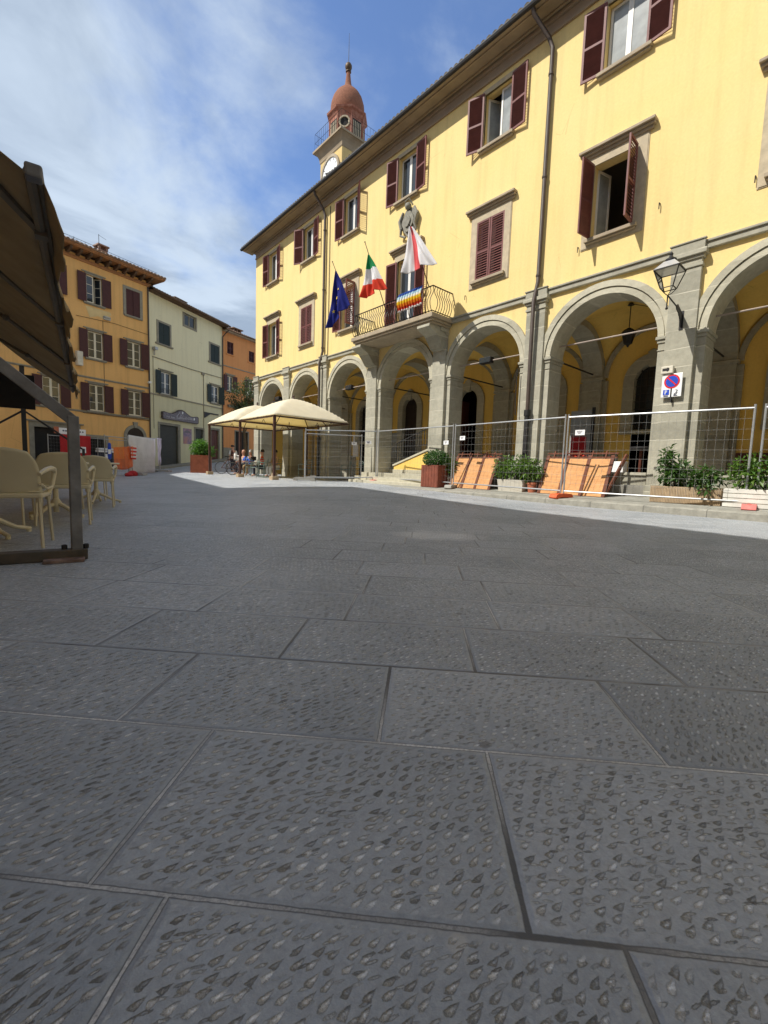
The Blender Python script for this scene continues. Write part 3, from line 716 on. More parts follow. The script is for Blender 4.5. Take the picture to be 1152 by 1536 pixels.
for c in BC:
    cx = -c; hx = 1.60; hy = 1.72; y0 = .70; ym = (y0+YB)/2
    def vz(a, b):
        x = -1.865+3.73*a; y = y0+(YB-y0)*b
        fx = 1.55*math.sqrt(max(0, 1-min(1, abs(x)/hx)**2)); fy = 1.55*math.sqrt(max(0, 1-min(1, abs(y-ym)/hy)**2))
        return (cx+x, y, 4.25+max(fx, fy))
    va.grid(vz, 28, 26, uv=False)
va.build('vault', 'yellow_in', TH, smooth=True)
fl = MB(); fl.box(X0+.02, -11.0+.6, .72, YB, -.1, .24); fl.box(-10.39, X1-.02, .0, YB, -.1, .56); fl.box(X0+.02, X1-.02, .71, D-.02, 5.92, 6.0)
fl.build('loggia_floor', 'steel_floor', TH)
# inner rooms behind the arched doors
ib = MB(); ib.box(X0+.05, X1-.05, 6.5, 6.6, 0, 5.9); ib.build('back_room_wall', 'dark', TH)

def arch_ring(mb, cx, zc, ri, ro, y0, y1, n=N, zb=None):
    for i in range(n):
        a, b = PI*i/n, PI*(i+1)/n
        p = lambda r, t, y: (cx-r*math.cos(t), y, zc+r*math.sin(t))
        mb.face([p(ri,a,y0),p(ri,b,y0),p(ro,b,y0),p(ro,a,y0)]); mb.face([p(ri,a,y0),p(ri,a,y1),p(ri,b,y1),p(ri,b,y0)])
        mb.face([p(ro,a,y0),p(ro,b,y0),p(ro,b,y1),p(ro,a,y1)])
for c in BC:
    a = MB(); arch_ring(a, -c, ZA, r_in, 1.53, -.045, .72); arch_ring(a, -c, ZA, 1.555, 1.71, -.075, .05); arch_ring(a, -c, ZA, 1.52, 1.56, -.02, .03)
    a.build('archivolt', 'stone_pale' if c < 99 else 'stone', TH)
for i, p in enumerate(PY):
    x = -p; z0 = .15
    pr = MB(); w = .485
    pr.box(x-w, x+w, .0, .71, z0, ZA-.12)
    pr.box(x-w-.05, x+w+.05, -.06, .745, ZA-.04, ZA+.035); pr.box(x-w-.02, x+w+.02, -.025, .73, ZA-.12, ZA-.04); pr.box(x-w-.015, x+w+.015, -.02, .72, ZA-.30, ZA-.275)
    pr.box(x-w-.035, x+w+.035, -.03, .735, z0-.1, z0+.42)
    if i == 0: pr.box(x-.31, x+w-.05, -.001, .7, ZA+.036, ZA+.04)
    pier = pr.build('pier', 'stone', TH, bevel=.012)
    pl = MB(); q = .302
    pl.box(x-q, x+q, -.12, .02, z0+.42, 5.55); pl.box(x-q-.04, x+q+.04, -.16, .02, z0-.1, z0+.45)
    pl.box(x-q-.025, x+q+.025, -.15, .02, 5.55, 5.62); pl.box(x-q, x+q, -.13, .02, 5.62, 5.72)
    pl.box(x-q-.04, x+q+.04, -.17, .02, 5.72, 5.79); pl.box(x-q-.09, x+q+.09, -.22, .02, 5.79, 5.895)
    pl.build('pilaster', 'stone', pier, bevel=.01)
sc = MB()
sc.box(X0-.03, X1, -.09, .02, ZS, ZS+.13); sc.box(X0-.05, X1, -.13, .02, ZS+.13, ZS+.18)
for p in PY:
    if abs(p-11.0) < .1 or abs(p-14.78) < .1: continue
    sc.box(-p-.34, -p+.34, -.165, -.085, ZS+.002, ZS+.20); sc.box(-p-.36, -p+.36, -.19, -.10, ZS+.20, ZS+.235)
sc.build('string_course', 'stone', TH, bevel=.01)
# back pilasters, transverse arches
for p in PY[1:-1]:
    x = -p; b = MB(); b.box(x-.33, x+.33, YB-.22, YB+.02, .2, 4.12); b.box(x-.38, x+.38, YB-.27, YB+.01, 4.12, 4.22); b.box(x-.49, x+.49, YB-.10, YB+.015, .2, 4.10)
    pp = b.build('wall_pilaster', 'stone', TH)
    a = MB(); yc = (.7+YB-.2)/2; rad = (YB-.2-.7)/2
    for i in range(20):
        t0, t1 = PI*i/20, PI*(i+1)/20
        f = lambda r, t, xx: (xx, yc-r*math.cos(t), 4.22+r*.86*math.sin(t))
        for xx in (x-.33, x+.33): a.face([f(rad,t0,xx),f(rad,t1,xx),f(rad+.5,t1,xx),f(rad+.5,t0,xx)])
        a.face([f(rad,t0,x-.33),f(rad,t1,x-.33),f(rad,t1,x+.33),f(rad,t0,x+.33)])
    a.build('transverse_arch', 'stone', TH)
    # half-round wall rib seen on the back wall on both sides of the pilaster
for c in BC:
    a = MB(); arch_ring(a, -c, 4.20, 1.42, 1.56, YB-.10, YB+.005); a.build('wall_rib', 'stone', TH)
# tie rods
for i, c in enumerate(BC):
    t = MB(); t.tube([(-c-1.42, .38, 4.50), (-c+1.42, .38, 4.50)], .021, 6); t.box(-c-1.43, -c-1.36, .30, .46, 4.44, 4.56); t.build('tie_rod', 'iron_pale', TH)
for p in PY[1:-1]:
    t = MB(); t.tube([(-p, .66, 4.36), (-p, 3.95, 4.36)], .026, 6); t.build('tie_rod', 'iron', TH)
# doors and windows on the loggia's back wall
for i, c in enumerate(BC):
    cx = -c; zb = .24 if i < 4 else .56
    window = i in (5, 6, 7, 1)
    sur = MB(); rr, ro, zt = .53, .88, 3.95
    arch_ring(sur, cx, zt, rr, ro, YB-.09, YB+.15, 18)
    for sgn in (-1, 1): sur.box(cx+sgn*rr, cx+sgn*ro, YB-.09, YB+.15, zb if not window else 2.32, zt)
    sur.prism([(cx-.11, zt+.44), (cx+.11, zt+.44), (cx+.16, zt+.92), (cx, zt+1.0), (cx-.16, zt+.92)], YB-.13, YB)
    if window: sur.box(cx-.88, cx+.88, YB-.14, YB+.1, 2.22, 2.35)
    d = sur.build('door_surround' if not window else 'arched_window', 'stone', TH)
    lf = MB(); yy = YB+.16
    if i == 3:      # open door: one leaf swung in
        lf.box(cx-rr, cx-rr+.05, yy, yy+.5, zb, zt+.1); lf.build('door_leaf', 'wood_door', d)
    elif window:
        pts = [(cx-rr, 2.35)]+[(cx-rr*math.cos(PI*k/14), zt+rr*math.sin(PI*k/14)) for k in range(15)]+[(cx+rr, 2.35)]
        lf.prism(pts, yy, yy+.03); lf.build('pane', 'glass', d)
        gr = MB()
        for k in range(5): gr.box(cx-.36+k*.18-.011, cx-.36+k*.18+.011, YB+.05, YB+.075, 2.35, 4.35)
        for k in range(8): gr.box(cx-rr, cx+rr, YB+.045, YB+.06, 2.55+k*.25, 2.57+k*.25)
        gr.build('grille', 'iron', d)
    else:
        for s_ in (-1, 1):
            q = MB(); aa = [(0.0, zb), (0.0, zt+rr)]+[(rr*math.sin(PI/2*k/8)*.99, zt+rr*math.cos(PI/2*k/8)) for k in range(1, 9)]+[(rr*.99, zb)]
            q.prism([(cx+s_*(a+.006), b) for a, b in aa], yy, yy+.05)
            for zz in (zb+.3, zb+1.4, zb+2.5): q.box(cx+s_*.09, cx+s_*.38, yy-.02, yy, zz, zz+.85)
            q.build('door_leaf', 'wood_dark', d)
# dado of the back wall
for c in BC:
    for s_ in (-1, 1): da = MB(); da.box(-c+s_*.89, -c+s_*1.52, YB-.03, YB+.01, .24, 1.55); da.build('dado', 'dado', TH)
# parapet walls between the piers and the entrance steps
for i in (4, 5, 6, 7):
    c = BC[i]; b = MB(); b.box(-c-1.375, -c+1.375, .08, .50, .15, .80); b.box(-c-1.378, -c+1.378, .03, .55, .80, .88); b.build('parapet', 'stone', TH, bevel=.015)
st = MB()
for k, (yo, z) in enumerate(((-.95, .30), (-.62, .46), (-.28, .62))): st.box(-14.78-.35, -11.0+.35 if k < 2 else -11.1, yo, .6-.01*k, .1, z)
st.box(-14.3, -11.49, .60, 1.9, .1, .78); st.box(-14.3, -11.49, 1.9, YB-.02, .1, .94)
st.build('entrance_steps', 'stone_pale', TH, bevel=.012)
# raking stair inside the entrance bay: ochre flank, stone coping, iron balustrade
fk = MB(); fk.prism([(-14.0,.70),(-11.5,.70),(-11.5,1.66),(-12.1,1.50),(-14.0,.92)], .62, .80); fk.build('stair_flank', 'yellow_in', TH)
cp = MB(); cp.bar((-14.05,.71,.95), (-11.5,.71,1.76), .26, .07); cp.build('stair_coping', 'stone_pale', TH)
bl = MB()
for k in range(19):
    t = k/18; x = -13.95+2.4*t; bl.tube([(x,.71,.98+t*.77), (x,.71,1.86+t*.77)], .013, 5)
bl.bar((-14.0,.71,1.87), (-11.5,.71,2.66), .05, .03)
for k in range(12): bl.tube([(-14.25+k*.14, 1.6, .95), (-14.25+k*.14, 1.6, 1.85)], .012, 5)
bl.bar((-14.25,1.6,1.87), (-12.6,1.6,1.87), .05, .03)
bl.build('stair_balustrade', 'iron', TH)
# upper windows
FR = ('trim',)
TOPF = {23.95:(172,168), 20.15:(155,170), 16.66:(172,150), 13.1:(170,172), 9.07:(165,174), 5.30:(172,173), 1.60:(172,172), -2.1:(172,172)}
for (Y, an) in TOPF.items():
    so = (0, 0)
    if Y == 9.07: so = (62, 0)
    make_window(TH, -Y, 11.12, 12.74, 1.02, (.10, .13, .0), (.55, 1.68), an, so, 0, None, .14, FR, pane_mat='curtain' if Y in (9.07, 5.3) else 'glass', depth=.2)
for Y, kd in first.items():
    an = {'open': (172,170), 'shut': (0,0), 'left': (172,95), 'wide': (97,92)}[kd]
    so = (0, 0) if kd != 'wide' else (75, None)
    make_window(TH, -Y, 7.05, 8.90, 1.05, (.22, .22, .20) if kd in ('shut', 'wide') else (.22, .25, .16), (.515, 1.85), an, so, 0, .17, .12, FR, depth=.22, pane_mat='curtain' if kd == 'wide' else 'glass', hinge=.01 if kd == 'shut' else .07)
make_window(TH, -12.97, 6.06, 8.90, 1.05, (.15, .25, .0), (.54, 2.80), (172, 173), (0, 0), 0, .22, 0, FR, depth=.2)
# eaves
ev = MB(); ev.box(X0, X1, -.06, .02, 13.03, 13.10); ev.box(X0, X1, -.025, .02, 13.10, 13.34); ev.box(X0-.04, X1, -.11, .02, 13.34, 13.44)
ev.build('frieze', 'frieze', TH)
so = MB(); EY = -.66
so.prism([(-.02,13.45),(EY,13.50),(EY,13.56),(-.02,13.60)], X0-.5, X1, 'yz'); so.box(X0-.3, X1, EY+.10, EY+.16, 13.45, 13.50); so.box(X0-.2, X1, -.22, -.16, 13.41, 13.455)
so.build('eave_soffit', 'eave', TH)
gt = MB(); gt.tube([(X0-.55, EY-.04, 13.56), (X1, EY-.04, 13.56)], .075, 8); gt.build('gutter', 'iron', TH)
rf = MB(); roof_sheet(rf, X0-.6, X1, EY-.03, 13.66, D/2, 15.35, .21, .05); rf.grid(lambda a, b: (X0-.6+(X1-X0+.6)*a, D/2+(D/2+.6)*b, 15.35-1.75*b), 1, 1, uv=False)
rf.build('roof', 'tile_dark', TH)
# downpipes
for Y, zb, cut in ((7.26, .35, 2.6), (18.62, .3, 2.2)):
    p = MB(); x = -Y
    p.tube([(x-.35 if Y < 10 else x-.1, EY+.02, 13.5), (x-.33 if Y < 10 else x-.1, EY+.06, 13.36), (x-.1, -.14, 12.9), (x, -.10, 12.6), (x, -.10, 6.35), (x, -.27, 5.75), (x, -.24, cut)], .058, 10)
    pp = p.build('downpipe', 'pipe', TH, smooth=True)
    q = MB(); q.tube([(x, -.24, cut), (x, -.24, zb)], .075, 12); q.tube([(x,-.24,cut-.12),(x,-.24,cut+.05)], .095, 12); q.tube([(x,-.24,1.2),(x,-.24,1.3)], .09, 12); q.build('pipe_foot', 'iron', pp, smooth=True)
    for z in (11.9, 9.2, 6.5):
        q = MB(); q.tube([(x,-.10,z),(x,-.10,z+.05)], .075, 10); q.bar((x,-.1,z+.02),(x-.0,.0,z+.02),.02); q.build('pipe_bracket', 'pipe', pp)
for pts in (((-18.3,-.03,12.9),(-18.28,-.03,9),(-18.3,-.03,6.1)), ((-7.75,-.14,3.9),(-7.75,-.14,2.9),(-7.72,-.15,2.55))): cb = MB(); cb.tube(pts, .016, 5); cb.build('cable', 'iron', TH)
for Y, z in ((6.15,6.95),(4.2,7.3),(10.0,6.7),(2.4,7.1)): cb = MB(); cb.tube([(-Y,0,z),(-Y,-.06,z),(-Y,-.06,z-.14)], .012, 5); cb.build('wall_hook', 'iron', TH)
# balcony
bc = MB(); bx0, bx1 = -14.98, -10.50
bc.box(bx0, bx1, -1.10, -.005, 5.90, 6.05); bc.box(bx0+.06, bx1-.06, -1.04, -.005, 5.82, 5.90); bc.box(bx0+.12, bx1-.12, -.98, -.005, 5.75, 5.82)
BAL = bc.build('balcony', 'trim_dark', TH, bevel=.015)
for p in (14.78, 11.0):
    x = -p; c = MB()
    c.prism([(-.02,5.75),(-.98,5.75),(-1.0,5.66),(-.80,5.56),(-.62,5.50),(-.42,5.28),(-.28,5.10),(-.02,5.02)], x-.29, x+.29, 'yz'); c.box(x-.34, x+.34, -.45, -.02, 5.62, 5.745); c.build('corbel', 'stone', BAL, bevel=.015)
rl = MB()
def belly(t): return .02+.11*math.sin(PI*min(1, t*1.25))*(1-t*.35)-.05*math.sin(PI*t)**3*(t > .6)
def balus(px, py, ox, oy):
    pts = []
    for k in range(9):
        t = k/8; e = .125*math.sin(PI*min(1.0, t/.72)) if t < .72 else -.045*math.sin(PI*(t-.72)/.28)
        pts.append((px+ox*e, py+oy*e, 6.06+.86*t))
    rl.tube(pts, .0125, 5)
nb = 34
for i in range(nb): balus(bx0+.10+(bx1-bx0-.20)*i/(nb-1), -1.0, 0, -1)
for j in range(1, 8):
    y = -1.0+.98*j/8
    balus(bx1-.10, y, 1, 0); balus(bx0+.10, y, -1, 0)
for z, w in ((6.93, .045), (6.13, .03)):
    rl.bar((bx0+.08,-1.0,z),(bx1-.08,-1.0,z), w, .022); rl.bar((bx1-.10,-1.0,z),(bx1-.10,0,z), w, .022); rl.bar((bx0+.10,-1.0,z),(bx0+.10,0,z), w, .022)
rl.build('railing', 'iron', BAL)
# coat of arms above the balcony door
ca = MB()
def shield(s_, t0):
    pts = []
    for k in range(25):
        t = k/24*2*PI; x = math.sin(t)*.40*s_; z = math.cos(t)*.50*s_
        if z < 0: x *= 1-(-z/.6)**1.6*.55
        x *= 1+.10*math.cos(4*t)
        pts.append((-12.85+x, 10.12+z*1.02))
    ca.prism(pts[:-1], -t0, .0)
shield(1.0, .10); shield(.72, .17); shield(.40, .22)
ca.sphere((-12.85,-.16,10.66), .13, 12); ca.tube([(-12.98,-.14,10.60),(-12.95,-.22,10.84),(-12.75,-.22,10.88),(-12.66,-.10,10.66)], .028, 6)
for s_ in (-1, 1):
    ca.tube([(-12.85+s_*.30,-.12,10.55),(-12.85+s_*.46,-.14,10.25),(-12.85+s_*.36,-.16,9.95),(-12.85+s_*.42,-.12,9.75),(-12.85+s_*.14,-.12,9.60)], [.05,.075,.06,.05,.04], 7)
ca.build('coat_of_arms', 'coat', TH, smooth=True)
# shop sign panels behind the arches near the canopies
for x, w_, mt in ((-17.6, 1.1, 'board_grey'), (-21.2, .5, 'paper')):
    b = MB(); b.box(x-w_/2, x+w_/2, YB-.06, YB-.02, 1.5, 2.75); b.build('shop_panel', mt, TH)

# ------------------------------------------------------------------ clock tower
CT = thing('clock_tower', 'square yellow clock tower with red brick drum and onion dome behind the town hall roof', 'clock tower', (17.15, 24.1, 0), -PI/2)
t = MB(); t.box(-1.15, 1.15, -1.15, 1.15, 12.0, 19.72)
t.build('shaft', 'towerwall', CT)
t = MB()
q_ = math.sqrt(2); t.lathe([(1.16*q_,19.66),(1.19*q_,19.72),(1.19*q_,19.80),(1.22*q_,19.95),(1.28*q_,20.09),(1.37*q_,20.21),(1.46*q_,20.28),(1.52*q_,20.285),(1.52*q_,20.40)], n=4, rot=PI/4)
t.build('cornice', 'eave', CT)
for (x, y) in ((.55,-1.16),(-.55,-1.16)):
    t = MB(); t.box(x-.02, x+.02, -1.19, -1.15, 18.7, 19.4); t.box(x-.07, x+.07, -1.185, -1.15, 19.0, 19.06); t.build('wall_anchor', 'iron', CT)
t = MB(); t.box(1.15, 1.19, -.3, -.26, 18.7, 19.4); t.box(1.15, 1.185, -.35, -.21, 19.0, 19.06); t.build('wall_anchor', 'iron', CT)
# clock
ring = MB(); n = 40; cz = 18.66
for i in range(n):
    a, b = 2*PI*i/n, 2*PI*(i+1)/n
    f = lambda r, t_, y: (r*math.sin(t_), y, cz+r*math.cos(t_))
    for r0, r1, y0, y1 in ((.82,.98,-1.25,-1.25),(.82,.82,-1.25,-1.15),(.98,.98,-1.25,-1.15)):
        ring.face([f(r0,a,y0),f(r0,b,y0),f(r1,b,y1),f(r1,a,y1)])
clock = ring.build('clock', 'trim_dark', CT)
fc = MB(); fc.prism([(.82*math.sin(2*PI*i/n), cz+.82*math.cos(2*PI*i/n)) for i in range(n)], -1.20, -1.16); fc.build('clock_face', 'clockface', clock)
for i in range(12):
    a = 2*PI*i/12; nm = MB(); nm.bar((.64*math.sin(a),-1.206,cz+.64*math.cos(a)), (.76*math.sin(a),-1.206,cz+.76*math.cos(a)), .028 if i % 3 else .045, .01, up=(0,1,0)); nm.build('numeral', 'iron', clock)
hd = MB()
for ang, ln, w in ((R(-72), .52, .055), (R(98), .16, .05), (R(-100), .36, .075), (R(75), .12, .06)):
    hd.bar((0,-1.22,cz), (ln*math.sin(ang),-1.22,cz+ln*math.cos(ang)), w, .012, up=(0,1,0))
hd.sphere((0,-1.22,cz), .07, 10); hd.build('clock_hands', 'iron', clock)
# drum, dome, finial
o8 = PI/8
t = MB(); t.lathe([(1.08,20.38),(1.08,21.95)], n=8, rot=o8)
for i in range(8):
    a = i*PI/4+o8; t.tube([(1.10*math.cos(a),1.10*math.sin(a),20.4),(1.10*math.cos(a),1.10*math.sin(a),21.95)], .05, 6)
t.lathe([(1.14,20.42),(1.14,20.62)], n=8, rot=o8)
drum = t.build('drum', 'drum', CT)
for i in range(8):
    a = i*PI/4; ca_, sa_ = math.cos(a), math.sin(a); rr = 1.08*math.cos(o8)
    t = MB()
    if i in (0, 1, 2, 4, 6):
        for k in range(5):
            u = -.26+.13*k; t.bar((rr*ca_-u*sa_, rr*sa_+u*ca_, 20.55),(rr*ca_-u*sa_, rr*sa_+u*ca_, 21.6), .05, .05)
        t.build('louvre', 'trim', drum)
        q = MB(); q.bar(((rr+.004)*ca_, (rr+.004)*sa_, 20.5), ((rr+.004)*ca_, (rr+.004)*sa_, 21.7), .60, .01, up=(ca_, sa_, 0)); q.build('opening', 'dark', drum)
    else:
        for k in range(20):
            b0, b1 = 2*PI*k/20, 2*PI*(k+1)/20
            f = lambda r, t_: ((rr+.03)*ca_-r*math.sin(t_)*sa_, (rr+.03)*sa_+r*math.sin(t_)*ca_, 21.42+r*math.cos(t_))
            t.bar(f(.30,b0), f(.30,b1), .08, .08)
        t.build('oculus_ring', 'trim', drum)
        q = MB(); q.face([((rr+.006)*ca_-.28*math.sin(2*PI*k/20)*sa_, (rr+.006)*sa_+.28*math.sin(2*PI*k/20)*ca_, 21.42+.28*math.cos(2*PI*k/20)) for k in range(20)]); q.build('opening', 'dark', drum)
t = MB(); t.lathe([(1.09,21.90),(1.13,21.98),(1.18,22.08),(1.27,22.16),(1.30,22.25),(1.02,22.34)], n=8, rot=o8); t.build('drum_cornice', 'drum', CT)
t = MB(); t.lathe([(.97,22.28),(1.02,22.50),(1.04,22.78),(1.0,23.08),(.90,23.38),(.74,23.64),(.54,23.84),(.36,23.97),(.25,24.10),(.185,24.34),(.145,24.65),(.115,24.95)], n=24); t.build('dome', 'dome', CT, smooth=True)
t = MB(); t.lathe([(.11,24.93),(.17,24.96),(.17,25.01),(.10,25.04),(.17,25.11),(.21,25.22),(.205,25.33),(.15,25.43),(.04,25.5)], n=18); fin = t.build('finial', 'bronze', CT, smooth=True)
t = MB(); t.tube([(0,0,25.48),(0,0,27.15)], [.022,.010], 6); t.build('lightning_rod', 'iron', fin)
t = MB(); w = 1.42
for k in range(13):
    u = -w+2*w*k/12
    for p in ((u,-w),(u,w),(-w,u),(w,u)): t.tube([(*p,20.42),(*p,21.42)], .008, 4)
for z in (21.42, 20.9):
    for a, b in (((-w,-w),(w,-w)),((w,-w),(w,w)),((w,w),(-w,w)),((-w,w),(-w,-w))): t.tube([(*a,z),(*b,z)], .011, 4)
t.build('roof_railing', 'iron', CT)
SUN, SKYS, EXPO = 3.8, .125, .55
CLEAR = (.80, .42, .62)
CLOUD = (3.4, 4.0, 4.7)
SKYTINT = (.92, 1.0, 1.15)
# ------------------------------------------------------------------ houses at the far left
def house_frame(name, label, E, az):
    return thing(name, label, 'house', (E[0], E[1], 0), R(90-az))
def open_shut(par, x, zb, zt, w, sw, mat, angs=(174, 174), kind=solid_shutter, bars=2, lintel=True, sash='cream_frame', sashes=(0, 0)):
    r = make_window(par, x, zb, zt, w, (.055, .10, 0), (sw, zt-zb+.02), angs, sashes, bars, None, .17, ('greysill',), mat, kind, sash, 'glass', sillmat='greysill', depth=.12, sd=.10)
    if lintel:
        l = MB(); l.box(-w/2-.22, w/2+.22, -.075, .02, zt-zb+.10, zt-zb+.16); l.build('lintel', 'greysill', r)
    return r

OH = house_frame('orange_house', 'tall orange ochre house with dark brown shutters and a bracketed eave', (8.284, 35.034), 72)
OX0 = -15.0
rows = [(10.55, 12.23), (7.18, 8.86), (3.90, 5.58)]
cols = [-11.4, -8.75, -5.95, -3.42, -.97]
hl = [(c-.47, c+.47, a, b) for c in cols for a, b in rows] + [(-3.98, -2.97, .95, 2.20), (-6.9, -4.75, .3, 2.6)]
w = MB(); wall_grid(w, OX0, .12, -.5, 13.2, hl, .16)
ri, zc = .58, 2.5
w.face([(.12,0,-.5),(.12,9,-.5),(.12,9,13.2),(.12,0,13.2)]); w.face([(OX0,0,-.5),(OX0,9,-.5),(OX0,9,13.2),(OX0,0,13.2)]); w.face([(OX0,9,-.5),(.12,9,-.5),(.12,9,13.2),(OX0,9,13.2)])
w.build('wall', 'ochre', OH)
b = MB(); b.box(OX0+.1, .05, 1.2, 1.25, -.4, 13.1)
for zz in (3.3, 6.6, 9.9): b.box(OX0+.1, .05, .17, 1.2, zz, zz+.1)
for c in (-9.9,-7.3,-4.7,-2.2): b.box(c-.05, c+.05, .17, 1.19, -.4, 13.1)
b.build('room_walls', 'plaster_in', OH)
for c in cols:
    for i, (a, z) in enumerate(rows):
        if i == 0 and c == -.97:
            r_ = make_window(OH, c, a, z, .94, (.17, .17, .05), (.46, 1.66), (0, 0), (None, None), 0, None, .16, ('greysill',), 'shutter_b', solid_shutter, 'cream_frame', 'glass', sillmat='greysill', hinge=.0, sd=.1)
        else:
            open_shut(OH, c, a, z, .94, .51, 'shutter_b', (174, 173 if c < -1 else 170), sashes=(0, 0) if not (i == 0 and c == -3.42) else (0, 58))
for z in (5.95, 3.80):
    m = MB(); m.box(OX0, .13, -.06, .01, z, z+.06); m.box(OX0, .13, -.03, .01, z-.05, z); m.build('string_course', 'greysill', OH)
d = MB(); arch_ring(d, -1.0, zc, ri, .78, -.07, .12, 18)
for s_ in (-1, 1): d.box(-1+s_*ri, -1+s_*.78, -.07, .1, -.2, zc)
d.prism([(-1.1, zc+.58),(-.9, zc+.58),(-.84, zc+.98),(-1.16, zc+.98)], -.12, 0)
dd = d.build('arched_doorway', 'greysill', OH)
d = MB(); d.prism([(-1+ri, -.2)]+[(-1+ri*math.cos(PI*k/16), zc+ri*math.sin(PI*k/16)) for k in range(17)]+[(-1-ri, -.2)], -.03, -.012); d.build('door_leaf', 'wood_dark', dd)
d = MB(); d.box(-4.16, -3.98, -.03, .1, .95, 2.38); d.box(-2.97, -2.79, -.03, .1, .95, 2.38); d.box(-3.98, -2.97, -.03, .1, 2.20, 2.38); sw = d.build('shop_window', 'greysill', OH)
d = MB(); d.box(-3.98, -2.97, .10, .12, .95, 2.2); d.build('pane', 'dark', sw)
d = MB(); d.box(-7.15, -6.9, -.035, .1, -.3, 2.9); d.box(-4.75, -4.45, -.035, .1, -.3, 2.9); d.box(-6.9, -4.75, -.035, .1, 2.6, 2.9); d.box(-7.3, -4.3, -.12, .05, 2.9, 2.98)
sf = d.build('shop_front', 'dado', OH); d = MB(); d.box(-6.9, -4.75, .14, .17, -.3, 2.6); d.build('pane', 'dark', sf)
d = MB(); d.box(-4.42, .11, -.018, .01, -.4, .9); d.build('plinth', 'dado', OH)
d = MB(); d.prism([(-3.96,10.33),(-3.71,9.67),(-3.22,9.88),(-2.78,9.76),(-2.40,10.2),(-2.46,10.33)], -.006, .0); d.build('plaster_patch', 'ochre_pale', OH)
d = MB(); d.box(-2.92, -2.50, -.10, .02, 9.78, 10.0); d.box(-2.90, -2.52, -.17, -.10, 9.90, 9.98); d.build('vent_box', 'galv', OH, bevel=.01)
d = MB(); d.box(-4.62, -4.30, -.30, -.02, 6.55, 7.40); d.build('wall_cabinet', 'blank', OH, bevel=.015)
d = MB(); d.bar((-.05,-.02,6.3),(-.05,-.3,6.35), .05); d.bar((-.18,-.36,6.30),(.04,-.26,6.36), .13); d.build('security_camera', 'white', OH, bevel=.02)
d = MB(); d.tube([(.06,-.06,12.8),(.06,-.06,.1)], .05, 8); d.build('downpipe', 'pipe', OH)
d = MB(); d.tube([(-4.5,-.03,9.55),(-2.2,-.03,9.72),(.1,-.03,9.62)], .012, 4); d.tube([(-2.95,-.03,9.7),(-2.95,-.03,4.1)], .012, 4); d.tube([(-4.3,-.04,3.72),(0,-.04,3.70)], .016, 4); d.build('wall_cable', 'iron', OH)
# eaves with modillions, roof, chimney
d = MB(); d.box(OX0-.3, .20, -.07, .02, 12.86, 12.98); d.box(OX0-.3, .26, -.12, .02, 12.98, 13.03); d.build('frieze', 'orangewood', OH)
d = MB(); d.box(OX0-.5, .86, -.74, .03, 13.34, 13.40); d.box(OX0-.5, .90, -.80, -.70, 13.40, 13.50); d.box(.80, .90, -.7, 9.5, 13.40, 13.50); d.box(.12, .86, .03, 9.4, 13.34, 13.40); d.build('eave_soffit', 'orangewood', OH)
for k in range(29):
    x = OX0+.2+k*.55
    if x > .3: continue
    m = MB(); m.prism([(0,13.03),(-.20,13.05),(-.60,13.20),(-.66,13.335),(0,13.335)], x-.07, x+.07, 'yz'); m.build('modillion', 'rafter', OH)
for y in (.5, 1.05, 1.6, 2.15):
    m = MB(); m.box(.12, .75, y-.07, y+.07, 13.16, 13.335); m.build('modillion', 'rafter', OH)
d = MB(); roof_sheet(d, OX0-.6, .92, -.86, 13.53, 4.5, 15.05, .24, .055); d.grid(lambda a, b_: (OX0-.6+(.92-OX0+.6)*a, 4.5+5*b_, 15.05-1.6*b_), 1, 1, uv=False); d.face([(.86,-.8,13.5),(.86,4.5,15.0),(.86,9.5,13.4)])
rf = d.build('roof', 'tile', OH)
d = MB(); d.box(-2.62, -2.08, .85, 1.4, 13.6, 14.45)
ch = d.build('chimney', 'brickch', OH, bevel=.01)
d = MB(); d.box(-2.70, -2.0, .77, 1.48, 14.66, 14.74)
for x in (-2.58, -2.12):
    for y in (.9, 1.35): d.box(x-.06, x+.06, y-.06, y+.06, 14.45, 14.66)
d.build('chimney_cap', 'brickch', ch)
d = MB(); d.tube([(-2.9,.3,13.7),(-2.9,.3,15.05)], .016, 5); d.tube([(-2.9,.3,15.0),(-2.45,.3,14.9)], .01, 4); d.tube([(-4.25,.5,13.8),(-4.25,.5,14.35)], .014, 4); d.tube([(-4.5,.5,14.25),(-3.4,.5,14.12)], .01, 4)
for k in range(5): d.tube([(-4.3+k*.2,.3,14.24-k*.02),(-4.3+k*.2,.7,14.24-k*.02)], .006, 4)
d.tube([(-14,-.3,13.98),(-9,-.3,13.92),(-4,-.3,13.96),(.6,-.3,13.9)], .012, 4)
for x in (-8,-6,-4,-2,0): d.tube([(x,-.3,13.6),(x,-.3,13.95)], .012, 4)
d.build('antenna', 'iron', OH)

